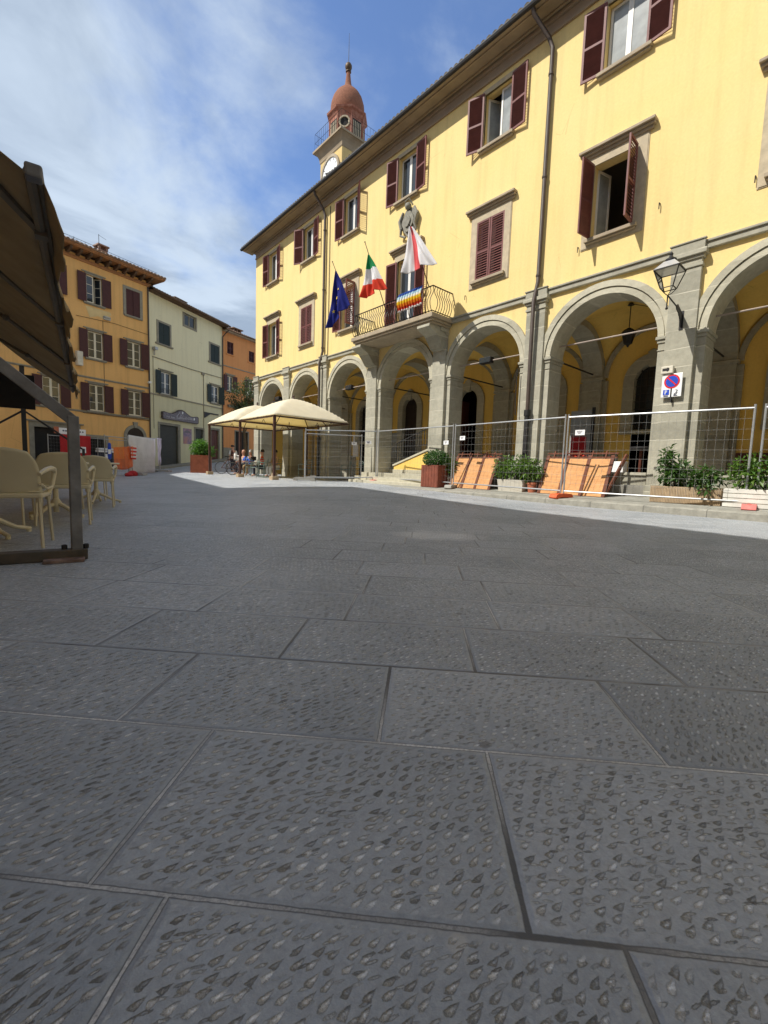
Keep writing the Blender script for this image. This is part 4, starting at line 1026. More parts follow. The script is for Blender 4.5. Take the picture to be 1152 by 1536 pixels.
WH = house_frame('cream_house', 'cream house with dark green shutters, grey roller door and mauve shop sign', (8.391, 35.214), 59)
WX = 7.95
hl = [(.90,1.95,9.38,10.85),(6.41,7.50,9.38,10.85),(3.45,4.68,11.42,12.32),(1.04,2.02,5.80,7.42),(6.48,7.46,6.00,7.45),(.90,2.68,.0,3.56),(4.58,5.48,1.1,3.60),(6.46,7.44,.9,3.72)]
w = MB(); wall_grid(w, .0, WX, 5.68, 12.75, hl, .16)
w.face([(0,0,0),(0,8,0),(0,8,12.7),(0,0,12.7)]); w.face([(WX,0,0),(WX,8,0),(WX,8,12.7),(WX,0,12.7)]); w.face([(0,8,0),(WX,8,0),(WX,8,12.7),(0,8,12.7)])
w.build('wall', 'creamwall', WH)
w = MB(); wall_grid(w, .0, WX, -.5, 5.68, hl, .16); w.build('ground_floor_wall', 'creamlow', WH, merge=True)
b = MB(); b.box(.05, WX-.05, 1.2, 1.25, -.4, 12.6); b.box(.05, WX-.05, .17, 1.2, 5.5, 5.6); b.box(.05, WX-.05, .17, 1.2, 8.5, 8.6); b.build('room_walls', 'plaster_in', WH)
for x, wd in ((1.425, 1.05), (6.955, 1.09)):
    make_window(WH, x, 9.38, 10.85, wd, (.15, .13, 0), (wd/2, 1.46), (0, 0), (None, None), 0, None, .30, ('greysill',), 'shutter_g', solid_shutter, 'cream_frame', 'glass', sillmat='greysill', hinge=.0, sd=.09)
make_window(WH, 4.065, 11.42, 12.32, 1.23, (.14, .06, .10), None, (0, 0), (0, 0), 0, None, 0, ('greysill',), sash_mat='greysill', depth=.13)
open_shut(WH, 1.53, 5.80, 7.42, .98, .52, 'shutter_g', bars=1, sash='white'); open_shut(WH, 6.97, 6.0, 7.45, .98, .52, 'shutter_g', (174, 160), bars=1, sash='white')
for x, z in ((1.53, 5.82), (6.97, 6.02)):
    m = MB(); m.bar((x-.5,-.16,z+.36),(x+.5,-.16,z+.36), .03)
    for k in range(9): m.tube([(x-.46+k*.115,-.16,z-.06),(x-.46+k*.115,-.16,z+.36)], .01, 4)
    m.build('window_rail', 'iron', WH)
m = MB(); m.box(0, WX+.02, -.05, .01, 5.62, 5.71); m.build('string_course', 'greysill', WH)
m = MB(); m.tube([(.3,-.03,8.28),(4,-.03,8.22),(WX-.1,-.03,8.30)], .03, 5); m.tube([(.35,-.03,8.25),(.35,-.03,3.2)], .02, 4); m.tube([(5.55,-.03,8.1),(5.55,-.03,3.4)], .03, 5); m.box(5.3,5.6,-.1,0,8.05,8.22); m.build('wall_cable', 'greysill', WH)
m = MB(); m.box(.3,.55,-.3,0,8.75,8.95); m.tube([(.42,-.1,8.8),(.42,-.1,8.4)], .05, 6); m.build('wall_bracket', 'galv', WH)
m = MB(); m.tube([(WX-.02,-.75,12.35),(WX-.05,-.4,12.1),(WX-.03,-.08,11.8),(WX-.03,-.08,.9)], .05, 8); m.build('downpipe', 'pipe', WH)
gd = MB(); gd.box(.72,.90,-.03,.1,-.2,3.74); gd.box(2.68,2.92,-.03,.1,-.2,3.74); gd.box(.90,2.68,-.03,.1,3.56,3.74); gd = gd.build('garage_door', 'dado', WH)
m = MB()
for k in range(36): m.bar((.90,.12,.02+k*.1),(2.68,.12,.02+k*.1), .05, .094)
m.build('roller_shutter', 'roller', gd)
gd = MB(); gd.box(4.42,4.58,-.03,.1,.6,3.74); gd.box(5.48,5.64,-.03,.1,.6,3.74); gd.box(4.58,5.48,-.03,.1,3.60,3.74); gd = gd.build('shop_window', 'dado', WH)
m = MB()
for k in range(27): m.bar((4.58,.12,.95+k*.1),(5.48,.12,.95+k*.1), .05, .094)
m.build('roller_shutter', 'roller', gd)
gd = MB(); gd.box(6.30,6.46,-.03,.1,.6,3.88); gd.box(7.44,7.60,-.03,.1,.6,3.88); gd.box(6.46,7.44,-.03,.1,3.72,3.88); gd = gd.build('entrance_door', 'dado', WH)
for s_ in (0, 1):
    m = MB(); x = 6.46+.49*s_; m.box(x+.005, x+.485, .10, .14, .8, 3.72)
    for zz in (1.2, 2.3): m.box(x+.08, x+.41, .085, .10, zz, zz+.9)
    m.build('door_leaf', 'wood_door', gd)
m = MB(); m.box(5.6, 7.4, -.05, .0, 5.0, 5.10); m.prism([(5.62,4.62),(5.70,4.62),(6.35,5.0),(5.62,5.0)], -.05, -.02); m.build('sign_bracket', 'iron', WH)
d = MB(); roof_sheet(d, -.05, WX+.25, -.55, 12.80, 4.5, 14.1, .24, .05); d.grid(lambda a, b_: (-.05+(WX+.3)*a, 4.5+4*b_, 14.1-1.2*b_), 1, 1, uv=False); d.build('roof', 'tile_dark', WH)
d = MB(); d.box(-.02, WX+.22, -.50, .0, 12.64, 12.73); d.tube([(-.05,-.62,12.72),(WX+.3,-.62,12.72)], .075, 6); d.build('eave', 'rafter', WH)
d = MB(); d.box(3.2, 4.3, .6, 1.1, 12.9, 13.25); ch = d.build('chimney', 'brickch', WH); d = MB()
for k in range(6): d.box(3.15+k*.2, 3.28+k*.2, .55, 1.15, 13.25, 13.42)
d.box(3.1, 4.4, .5, 1.2, 13.42, 13.48); d.build('chimney_cap', 'tile', ch)

sg = thing('shop_sign', 'mauve wooden shop sign with curved crest and pale lettering above the grey roller door', 'sign', (0,0,0))
def on(house, x, y, z): return house.matrix_world @ Vector((x, y, z))
bpy.context.view_layer.update()
p = on(WH, 2.9, -.06, 4.0); sg.location = p; sg.rotation_euler = WH.rotation_euler
prof = [(-1.90,.04),(-1.90,.50),(-1.70,.55),(-1.2,.48),(-.9,.50),(-.55,.66),(-.2,.84),(.05,.88),(.3,.84),(.65,.66),(1.0,.50),(1.3,.48),(1.75,.56),(1.92,.50),(1.92,.04),(1.75,-.03),(-1.75,-.03)]
m = MB(); m.prism(prof, -.08, .0); m.build('sign_board', 'signwood', sg, bevel=.02)
m = MB(); m.prism([(x*.955, .05+(z-.02)*.86) for x, z in prof], -.10, -.082); m.build('sign_face', 'signpurple', sg)
m = MB(); rs = random.Random(4)
x = -1.5
while x < 1.35:      # cursive, not readable in the photo: flowing strokes only
    hgt = rs.choice((.12, .12, .2, .14, .24)); z0 = .16 + .05*math.sin(x*2)
    m.tube([(x,-.106,z0),(x+.04,-.106,z0+hgt),(x+.09,-.106,z0+hgt*.8),(x+.06,-.106,z0+.02),(x+.13,-.106,z0+.03)], .014, 4); x += rs.choice((.13,.15,.17,.27))
m.tube([(-.45,-.106,.35),(-.2,-.106,.62),(-.1,-.106,.35),(.1,-.106,.60),(.16,-.106,.36)], .018, 4)
m.build('lettering', 'signlet', sg)
for x, z in ((.12, .66), (1.38, .32)):
    m = MB(); m.prism([(x+.06*math.cos(k*PI/5), z+.10*math.sin(k*PI/5)) for k in range(10)], -.112, -.10); m.build('emblem', 'signwhite', sg)
po = thing('wall_poster', 'faded purple and orange poster pasted beside the grey roller door', 'poster'); po.location = on(WH, 3.68, -.01, 2.9); po.rotation_euler = WH.rotation_euler
m = MB(); m.box(-.46,.46,-.008,.0,-.6,.62); m.build('sheet', 'poster', po)
m = MB(); m.prism([(-.4,.28),(-.2,.44),(.2,.44),(.4,.28)], -.014, -.009); m.build('printed_arch', 'signpurple', po)

TE = house_frame('terracotta_house', 'burnt orange house with brown shutters beyond the cream house', (15.214, 39.314), 69)
hl = [(.52,1.23,10.56,11.62),(3.13,3.80,10.45,11.43),(.52,1.24,7.34,8.68),(2.95,3.70,7.34,8.68),(1.5,3.05,1.2,3.85),(5.5,6.2,10.4,11.4),(5.5,6.2,7.34,8.68)]
w = MB(); wall_grid(w, .03, 14, 0, 12.5, hl, .16); w.face([(.03,0,0),(.03,8,0),(.03,8,12.5),(.03,0,12.5)]); w.face([(14,0,0),(14,8,0),(14,8,12.5),(14,0,12.5)]); w.face([(0,8,0),(14,8,0),(14,8,12.5),(0,8,12.5)])
w.build('wall', 'terra', TE); b = MB(); b.box(.1, 13.9, 1.2, 1.25, 0, 12.4); b.box(.1,13.9,.17,1.2,6.2,6.3); b.build('room_walls', 'plaster_in', TE)
for x, a, z, wd in ((.875,10.56,11.62,.71),(3.465,10.45,11.43,.67),(5.85,10.4,11.4,.7)):
    make_window(TE, x, a, z, wd, (.10,.08,0), (wd/2, z-a), (0,0), (None,None), 0, None, .12, ('terra',), 'shutter_b', louvre, 'cream_frame', 'glass', sillmat='terra', hinge=0, sd=.07)
for x, wd in ((.88,.72),(3.325,.75),(5.85,.7)): open_shut(TE, x, 7.34, 8.68, wd, .40, 'shutter_b', bars=1)
m = MB(); m.box(.55,1.95,-.25,.02,6.02,6.12); m.box(.6,1.9,-.15,.02,5.9,6.02); m.box(.03,14,-.05,.01,9.42,9.50); m.build('string_course', 'greysill', TE)
d = MB(); d.box(.03, 14.2, -.40, 0, 12.34, 12.42); d.build('eave', 'trim_dark', TE)
d = MB(); roof_sheet(d, .05, 14.3, -.5, 12.48, 4.2, 13.7, .24, .05); d.grid(lambda a, b_: (.05+14.2*a, 4.2+4*b_, 13.7-1.2*b_), 1, 1, uv=False); d.build('roof', 'tile', TE)
d = MB(); d.box(1.95,2.95,.7,1.3,12.7,13.05); ch = d.build('chimney', 'brickch', TE); d = MB(); d.box(1.85,3.05,.6,1.4,13.22,13.3)
for x in (2.05,2.45,2.85): d.box(x-.07,x+.07,.75,1.25,13.05,13.22)
d.build('chimney_cap', 'tile', ch)
d = MB(); d.box(1.4,1.5,-.03,.1,1.0,3.95); d.box(3.05,3.2,-.03,.1,1.0,3.95); d.box(1.5,3.05,-.03,.1,3.85,3.95); ds = d.build('doorway', 'dado', TE); d = MB(); d.box(1.5,3.05,.12,.15,1,3.85); d.build('pane', 'dark', ds)
d = MB(); d.box(.03,1.39,-.02,.01,0.3,2.3); d.box(3.21,14,-.02,.01,.3,2.3); d.build('plinth', 'dado', TE)
# pavement edge along the cream house
k = MB()
for i in range(16):
    a, b = -1+i*.7, -.3+i*.7
    q = [on(WH, a, -1.25, 0), on(WH, b, -1.25, 0), on(WH, b, .05, 0), on(WH, a, .05, 0)]
    top = [(v.x, v.y, zg(v.x, v.y)+.12) for v in q]; bot = [(v.x, v.y, zg(v.x, v.y)-.3) for v in q]
    k.face(top); k.face([bot[0], bot[1], top[1], top[0]])
structure(k, 'street_pavement', 'dado')

# houses along the side of the square behind the awning (they throw the shade)
az = 8.0
def side_house(name, label, x0, x1, H, mat, n):
    u = Vector((math.sin(R(az)), math.cos(R(az)), 0)); base = Vector((-4.5, 5.75, 0))+u*x0
    h = thing(name, label, 'house', base, R(90-az)); L = x1-x0; zt = H-.4
    hl = [(1.2+i*2.9, 2.15+i*2.9, zb, zb+1.7) for i in range(int((L-1.5)/2.9)) for zb in (n or (4.2, 7.6, 11.0))]
    w = MB(); wall_grid(w, 0, L, -.3, zt, hl, .2, .7); w.face([(0,.7,0),(0,9,0),(0,9,zt),(0,.7,zt)]); w.face([(L,.7,0),(L,9,0),(L,9,zt),(L,.7,zt)]); w.face([(0,9,0),(L,9,0),(L,9,zt),(0,9,zt)])
    w.build('wall', mat, h); b = MB(); b.box(.1, L-.1, 1.4, 1.45, 0, zt); b.build('room_walls', 'plaster_in', h)
    r_ = MB(); roof_sheet(r_, -.2, L+.2, 0, H-.05, 5, H+1.4, .4, .05); r_.grid(lambda a, b_: (-.2+(L+.4)*a, 5+4.5*b_, H+1.4-1.5*b_), 1, 1, uv=False); r_.face([(L,.7,zt),(L,5,H+1.4),(L,9.3,zt)]); r_.build('roof', 'tile', h)
    for a, b_, c, d_ in hl:
        f = MB(); f.box(a-.1, a, .66, .72, c-.1, d_+.1); f.box(b_, b_+.1, .66, .72, c-.1, d_+.1); f.box(a, b_, .66, .72, d_, d_+.1); f.box(a, b_, .66, .72, c-.1, c); f = f.build('window', 'greysill', h)
        g_ = MB(); g_.box(a, b_, .82, .85, c, d_); g_.build('pane', 'glass', f)
    return h
side_house('tall_side_house', 'tall ochre house along the square behind the brown awning', -22, 10.6, 14.9, 'ochre', None)
side_house('low_side_house', 'lower cream house between the tall ochre house and the orange house', 10.65, 22.5, 10.1, 'creamwall', (3.6, 6.7))

def shading_house(name, label, loc, rz, L, H, mat):  # unseen house added to block sky light over the near paving
    h = thing(name, label, 'house', loc, rz); zt = H-.3
    hl = [(1.6+i*3.1, 2.6+i*3.1, zb, zb+1.75) for i in range(int((L-2)/3.1)) for zb in (4.2, 7.7, 11.0) if zb+2.4 < zt]
    w = MB(); wall_grid(w, 0, L, -.3, zt, hl, .2); w.face([(0,0,0),(0,9,0),(0,9,zt),(0,0,zt)]); w.face([(L,0,0),(L,9,0),(L,9,zt),(L,0,zt)]); w.face([(0,9,0),(L,9,0),(L,9,zt),(0,9,zt)]); w.build('wall', mat, h)
    b = MB(); b.box(.1, L-.1, 1.2, 1.25, 0, zt); b.build('room_walls', 'plaster_in', h)
    r_ = MB(); roof_sheet(r_, -.2, L+.2, -.7, H-.05, 4.5, H+1.5, .4, .05); r_.grid(lambda a, b_: (-.2+(L+.4)*a, 4.5+5*b_, H+1.5-1.6*b_), 1, 1, uv=False); r_.build('roof', 'tile', h)
    for a, b_, c, d_ in hl:
        f = MB(); f.box(a-.1, a, -.04, .02, c-.1, d_+.1); f.box(b_, b_+.1, -.04, .02, c-.1, d_+.1); f.box(a, b_, -.04, .02, d_, d_+.1); f.box(a, b_, -.04, .02, c-.1, c); f = f.build('window', 'greysill', h)
        g_ = MB(); g_.box(a, b_, .12, .15, c, d_); g_.build('pane', 'glass', f)
shading_house('rear_shading_house', 'unseen cream house added behind the viewpoint to cut sky light on the square', (10.5, -8.5, 0), PI, 17, 14.5, 'creamwall')

# ------------------------------------------------------------------ awning on its stand
qa, qb = Vector((.225, 3.66, 2.46)), Vector((1.57, 14.2, 2.5))
du = (qb-qa); LEN = du.length; du.normalize(); pv = Vector((du.y, -du.x, 0))
AO = Vector((-.95, 4.05, 0))
AW = thing('market_awning', 'brown cloth awning on a grey steel stand with folding arms and scalloped edge', 'awning', AO)
def rel(p): return tuple(Vector(p)-AO)
RW, RH = 1.62, 1.18
m = MB()
def cv(a, b):      # a along, b from bar (0) up to the ridge (1)
    sag = -.07*math.sin(PI*b)*(1+.3*math.sin(a*9))+.012*math.sin(a*37+b*3)
    p = qa+du*(LEN*a)-pv*(RW*b)+Vector((0,0,RH*b+sag)); return rel(p)
m.grid(cv, 60, 14); m.build('canvas', 'awning', AW, smooth=True, solid=.004)
m = MB()
def cv2(a, b):
    p = qa+du*(LEN*a)-pv*(RW*2-RW*b)+Vector((0,0,RH*b-.07*math.sin(PI*b))); return rel(p)
m.grid(cv2, 40, 10); m.build('canvas', 'awning', AW, smooth=True, solid=.004)
m = MB()
def va_(a, b):
    out = .04+.10*b*(.75+.35*math.sin(a*31)+.15*math.sin(a*83)); sc_ = .05*abs(math.sin(a*LEN*PI/.30)) if b > .9 else 0
    p = qa+du*(LEN*a)+pv*out+Vector((0,0,.05-.20*b-.02*math.sin(a*47)-sc_)); return rel(p)
m.grid(va_, 240, 4); m.build('valance', 'awning', AW, smooth=True, solid=.004)
m = MB(); m.tube([rel(qa-du*.05), rel(qb)], .035, 8); m.tube([rel(qa+pv*.045-du*.05+Vector((0,0,.02))), rel(qb+pv*.045+Vector((0,0,.02)))], .02, 6)
fb = m.build('front_bar', 'arm_steel', AW); m = MB(); q = qa-du*.09+pv*.02; m.bar(rel(q), rel(q+du*.1), .09, .08); m.build('end_cap', 'grey_steel', fb, bevel=.015)
for f, dr in ((.075, -1), (.33, -1), (.60, -1), (.88, -1)):
    a = qa+du*(LEN*f)+Vector((0,0,-.02)); e = a-pv*.72+du*(.95*dr)+Vector((0,0,.40)); i_ = a-pv*1.45+du*(-.15)+Vector((0,0,.92))
    m = MB(); m.bar(rel(a), rel(e), .05, .035); m.bar(rel(e), rel(i_), .06, .04); m.sphere(rel(e), .05, 8); m.bar(rel(a-du*.05), rel(a+du*.05), .08, .07); m.build('folding_arm', 'arm_steel', AW)
rb = MB(); rb.bar(rel(qa-pv*RW+Vector((0,0,RH-.08))), rel(qb-pv*RW+Vector((0,0,RH-.08))), .16, .12); rb.build('ridge_beam', 'dark_steel', AW)
for t_, mt in ((.0, 'grey_steel'), (12.6, 'dark_steel')):
    c = AO+du*t_; hs = 1.40
    m = MB(); m.bar(rel(c), rel(c+Vector((0,0,2.9 if t_ == 0 else 3.3))), .11); mast = m.build('mast', mt, AW)
    for sg_ in (-1, 1):
        pt = c+pv*(sg_*hs); 
        if t_ == 0 and sg_ == 1: pt = Vector((.422, 3.86, 0))
        m = MB(); m.bar(rel(pt+Vector((0,0,.07))), rel(pt+Vector((0,0,1.03))), .068); m.build('post', mt, AW, bevel=.006)
        m = MB(); m.bar(rel(pt+Vector((0,0,1.0))), rel(c+Vector((0,0,2.2 if t_ == 0 else 2.05))), .062 if t_ == 0 else .05, .075 if t_ == 0 else .05); m.build('brace', mt, AW, bevel=.006)
        m = MB(); m.bar(rel(pt+Vector((0,0,.04))+(pt-c).normalized()*.065), rel(c+Vector((0,0,.04))), .10, .075); m.build('base_beam', 'base_steel', AW, bevel=.006)
        if t_ == 0 and sg_ == 1:
            dirn = (pt-c).normalized(); m = MB(); m.bar(rel(pt+dirn*.0-Vector((0,0,-.012))+Vector((.035,-.085,0))), rel(pt-dirn*.24+Vector((.035,-.085,.012))), .12, .022); m.build('base_plate', 'rustplate', AW, bevel=.004)
            for d_ in (-.075, .055): m = MB(); m.lathe([(.018,0),(.018,.03),(.010,.035)], rel(pt+dirn*d_+Vector((0,0,.077))), 6); m.build('bolt', 'dark_steel', AW)
m = MB(); c = AO+du*10.6; m.bar(rel(c+pv*-.42+Vector((0,0,2.35))), rel(c+pv*.42+Vector((0,0,2.35))), .05, .85); m.build('gable_cloth', 'dark_steel', AW)

# ------------------------------------------------------------------ cafe chairs and tables on the left
def make_chair():
    t = thing('cafe_armchair', 'x', 'chair', group='beige cafe armchairs under the brown awning')
    m = MB()
    def seat(a, b):
        x = (a-.5)*.45*(1+.06*(1-b)); y = -.20+.43*b
        return (x, y, .455-.018*math.sin(PI*a)*math.sin(PI*b)-.03*max(0, b-.85)/.15)
    m.grid(seat, 14, 14, uv=False); s_ = m.build('seat', 'plastic', t, smooth=True, solid=.014)
    m = MB()
    def back(a, b):
        u = 2*a-1; h = b
        half = .245-.012*h-.055*max(0, (h-.55)/.45)**2.2
        top = .80-.028*u*u
        z = .435+(top-.435)*h
        return (u*half, -.205-.085*h-.03*h*h+.045*u*u*(1-.35*h), z)
    m.grid(back, 18, 14, uv=False); m.build('backrest', 'plastic', t, smooth=True, solid=.013)
    m = MB(); m.box(-.245,.245,-.225,-.195,.405,.445); m.box(-.25,-.215,-.22,.2,.405,.445); m.box(.215,.25,-.22,.2,.405,.445); m.box(-.24,.24,.17,.21,.405,.44); m.build('seat_frame', 'plastic', t, bevel=.012)
    for sx in (-1, 1):
        m = MB(); m.tube([(sx*.235,-.235,.60),(sx*.262,-.10,.635),(sx*.272,.06,.645),(sx*.275,.15,.635),(sx*.274,.175,.60),(sx*.262,.15,.50),(sx*.238,.10,.43)], [.016,.02,.022,.022,.02,.016,.018], 8)
        m.tube([(sx*.24,-.22,.52),(sx*.255,-.05,.475),(sx*.262,.13,.485)], .011, 6)
        m.build('armrest', 'plastic', t, smooth=True)
        for y, yy in ((-.19, -.225), (.17, .20)):
            m = MB(); m.tube([(sx*.225,y,.43),(sx*.225,y,.37)], .021, 8); m.tube([(sx*.225,y,.39),(sx*.243,yy,.0)], .0125, 8); m.build('leg', 'chair_leg', t, smooth=True)
    return t
chair0 = make_chair()
for i, (x, y, a, lab) in enumerate((
    (.075, 4.74, 13, 'beige plastic armchair in front of the grey steel post, its back turned to the square'),
    (.575, 6.16, 10, 'beige plastic armchair right behind the grey steel post'),
    (1.17, 8.24, 12, 'beige plastic armchair standing alone beyond the grey post, closest to the orange net'),
    (.02, 6.25, 196, 'beige plastic armchair half hidden between the two armchairs that flank the grey post, facing them'),
    (.66, 7.62, 192, 'beige plastic armchair turned towards the chair behind the grey post'),
    (1.30, 9.72, 194, 'beige plastic armchair at the far end of the row, mostly hidden'))):
    c = chair0 if i == 0 else dup(chair0)
    c.location = (x, y, 0); c.rotation_euler = (0, 0, -R(a)); c['label'] = lab
def make_table():
    t = thing('cafe_table', 'x', 'table', group='round tables under the brown awning')
    m = MB(); m.lathe([(.34,.668),(.36,.675),(.36,.690),(.35,.697)], n=28); m.build('tabletop', 'plastic', t, smooth=True)
    m = MB(); m.tube([(0,0,.06),(0,0,.67)], .03, 10); m.lathe([(.05,.12),(.06,.18),(.03,.24)], n=12); m.build('column', 'plastic', t, smooth=True)
    for k in range(4):
        a = k*PI/2+.45; m = MB(); m.tube([(.02*math.cos(a),.02*math.sin(a),.17),(.12*math.cos(a),.12*math.sin(a),.13),(.24*math.cos(a),.24*math.sin(a),.06),(.37*math.cos(a),.37*math.sin(a),.03)], [.026,.024,.02,.018], 8)
        m.lathe([(.02,0),(.02,.02)], (.355*math.cos(a),.355*math.sin(a),0), 8); m.build('leg', 'plastic', t, smooth=True)
    return t
tb = make_table(); tb.location = (-.10, 5.42, 0); tb['label'] = 'round beige pedestal table beside the steel base beam of the awning'
t2 = dup(tb, loc=(.55, 6.9, 0), rz=.3, label='round beige pedestal table between the armchair behind the post and the one facing it')
t3 = dup(tb, loc=(1.28, 8.98, 0), rz=.8, label='round beige pedestal table at the far end of the chair row')

# ------------------------------------------------------------------ canopies (gazebos)
def make_canopy(x0, x1, y0, y1, label, posts):
    cx_, cy_ = (x0+x1)/2, (y0+y1)/2; gz = zg(x0, cy_)
    t = thing('canopy', label, 'canopy', (cx_, cy_, gz), 0, 'cream cloth canopies in the sun')
    hx, hy = (x1-x0)/2, (y1-y0)/2; ez = 2.76-gz; H = 1.0
    m = MB()
    def top(a, b):
        u, v = 2*a-1, 2*b-1; q = max(abs(u), abs(v)); s_ = min(abs(u), abs(v))
        return (u*hx*1.03, v*hy*1.03, ez+H*(1-q**1.55)-.05*(1-(s_/q if q > 1e-6 else 0))*q*(1-q)*4*.25)
    m.grid(top, 32, 32); m.build('canopy_cloth', 'canvas', t, smooth=True, solid=.003)
    m = MB(); c4 = [(-hx,-hy),(hx,-hy),(hx,hy),(-hx,hy)]
    for (a, b), (c, d) in zip(c4, c4[1:]+c4[:1]):
        m.bar((a,b,ez-.04),(c,d,ez-.04), .05, .06); 
    for a, b in c4:
        m.tube([(a*(1-k/8), b*(1-k/8), ez-.05+H*(1-(1-k/8)**1.55)) for k in range(9)], .022, 6)
    for a, b in ((0,-hy),(0,hy),(-hx,0),(hx,0)): m.tube([(a*(1-k/6), b*(1-k/6), ez-.06+H*(1-(1-k/6)**1.55)) for k in range(7)], .018, 6)
    for (a, b), (c, d) in zip(c4, c4[1:]+c4[:1]):
        for f in (.3, .7):
            x, y = a+(c-a)*f, b+(d-b)*f; m.tube([(x*.86,y*.86,ez-.03),(x*.92,y*.92,ez+.14),(x*.97,y*.97,ez+.02)], .012, 5)
    m.build('frame', 'brown_steel', t)
    m = MB(); m.lathe([(.07,0),(.05,.05),(.03,.10),(.05,.14),(.01,.2)], (0,0,ez+H-.02), 10); m.build('finial', 'brown_steel', t)
    for px, py in posts:
        lx, ly = px-cx_, py-cy_; bz = zg(px, py)-gz
        m = MB(); m.bar((lx,ly,bz),(lx,ly,ez-.02), .095); pp = m.build('post', 'brown_steel', t, bevel=.008)
        m = MB(); m.box(lx-.14,lx+.14,ly-.14,ly+.14,bz-.02,bz+.15); m.build('post_foot', 'woodpot', pp, bevel=.01)
    return t
make_canopy(8.28, 11.9, 16.1, 19.5, 'cream cloth canopy on brown posts nearer the metal fence', ((8.33,16.16),(8.33,19.44),(11.8,19.44)))
make_canopy(8.12, 11.85, 19.6, 22.85, 'cream cloth canopy on brown posts partly behind the nearer canopy', ((8.16,22.78),(11.75,22.78)))

# ------------------------------------------------------------------ fence panels along the arcade
def fence_panel(p, q, z0, z1, label, dens=.145, nh=9, h=2.0, mat='galv', wire=.0019, group='metal mesh fence panels round the building site', leanp=(0,0), leanq=(0,0)):
    a, b = Vector((p[0], p[1], z0)), Vector((q[0], q[1], z1)); t = thing('mesh_fence', label, 'fence panel', a, 0, group)
    ta = Vector((leanp[0], leanp[1], h)); b = b-a; tb_ = b+Vector((leanq[0], leanq[1], h)); L = b.length
    m = MB(); m.tube([(0,0,0), ta], .022, 8); m.build('post', mat, t, smooth=True)
    m = MB(); m.tube([b, tb_], .022, 8); m.build('post', mat, t, smooth=True)
    f0, f1 = .03, .965
    m = MB(); m.tube([ta*f1, b+(tb_-b)*f1], .020, 8); m.build('top_rail', mat, t, smooth=True)
    m = MB(); m.tube([ta*f0, b+(tb_-b)*f0], .020, 8); m.build('bottom_rail', mat, t, smooth=True)
    m = MB(); n = max(2, round(L/dens))
    for i in range(1, n):
        f = i/n; lo = (b*f)+ta*f0*(1-f)+(tb_-b)*f0*f; hi = b*f+ta*f1*(1-f)+(tb_-b)*f1*f
        m.tube([lo, hi], wire, 4)
    for k in range(1, nh):
        f = f0+(f1-f0)*k/nh
        m.tube([ta*f, b+(tb_-b)*f], wire, 4)
    m.build('wire_mesh', 'wire', t); return t
JA, JB, JC, JD, JE = (11.38,1.86), (10.95,5.46), (11.40,9.50), (11.70,13.75), (9.33,15.45)
fence_panel((11.42,1.70), (11.5,-1.85), .275, .26, 'mesh fence panel in front of the whitewashed slatted planter')
fence_panel(JB, JA, .285, .273, 'mesh fence panel in front of the tan planter and the larger plywood hoarding')
fence_panel(JC, (10.95,5.54), .325, .29, 'mesh fence panel in front of the smaller plywood hoarding and white planter')
fence_panel(JD, (11.41,9.60), .36, .33, 'mesh fence panel in front of the entrance steps')
fence_panel(JE, (11.68,13.83), .29, .36, 'mesh fence panel between the canopy and the entrance steps', dens=.12)
fence_panel((9.38,15.58), (11.66,14.80), .26, .30, 'closer-meshed fence panel standing behind the one beside the canopy', dens=.10, h=1.9, nh=12)
def foot(p, ang, mat, label, zb, w=.66, d=.23, h=.125):
    t = thing('fence_block', label, 'fence block', (p[0], p[1], zb), R(ang), 'blocks holding the fence posts')
    m = MB(); m.prism([(-w/2,.03),(-w/2+.03,0),(-w/2+.14,0),(-w/2+.18,.035),(w/2-.18,.035),(w/2-.14,0),(w/2-.03,0),(w/2,.03),(w/2-.04,h-.02),(w/2-.10,h),(-w/2+.10,h),(-w/2+.04,h-.02)], -d/2, d/2); m.build('block', mat, t, bevel=.015)
    m = MB()
    for x in (-.18, -.06, .06, .18): m.lathe([(.036,h-.004),(.036,h+.008),(.026,h+.008),(.026,h-.003)], (x,0,0), 10)
    m.build('socket', mat, t)
foot((11.34,1.78), 8, 'pink_foot', 'faded pink plastic foot under the fence joint by the slatted planter', .165)
foot((10.92,5.50), -12, 'orange_foot', 'bright orange plastic foot under the fence joint before the plywood', .15)
foot((11.35,9.55), 20, 'concrete', 'grey concrete foot beside the dark red planter box', .19)
foot((11.66,13.78), 10, 'red_foot', 'red and white plastic foot in front of the entrance steps', .20)
foot((9.33,15.50), -40, 'concrete', 'long grey concrete foot beside the canopy post', zg(9.33,15.5), .9, .3, .14)
def notice(p, q, f, z, label):
    x, y = p[0]+(q[0]-p[0])*f, p[1]+(q[1]-p[1])*f; ang = math.atan2(q[1]-p[1], q[0]-p[0])
    t = thing('paper_notice', label, 'notice', (x, y, z), ang, 'white paper notices tied to the fence')
    s_ = 1 if math.sin(ang) < 0 else -1
    m = MB(); m.box(-.115,.115,-.03*s_-.002,-.03*s_+.002,-.065,.065); m.build('sheet', 'paper', t)
    m = MB()
    for k in range(4): m.box(-.08+.01*k,.06-.015*k,-.035*s_-.0015,-.035*s_+.0015,.032-.02*k,.038-.02*k)
    m.build('printed_lines', 'ink', t)
notice(JB, JA, .085, 1.82, 'white paper notice tied to the fence above the larger plywood hoarding')
notice(JC, (10.95,5.54), .09, 1.84, 'white paper notice tied to the fence above the smaller plywood hoarding')
notice(JD, (11.41,9.60), .93, 1.72, 'white paper notice tied to the fence post next to the dark red planter box')
notice(JE, (11.68,13.83), .88, 1.83, 'white paper notice tied to the fence near the red and white foot')
notice((9.38,15.58), (11.66,14.80), .86, 1.80, 'white paper notice tied to the fence panel standing behind')

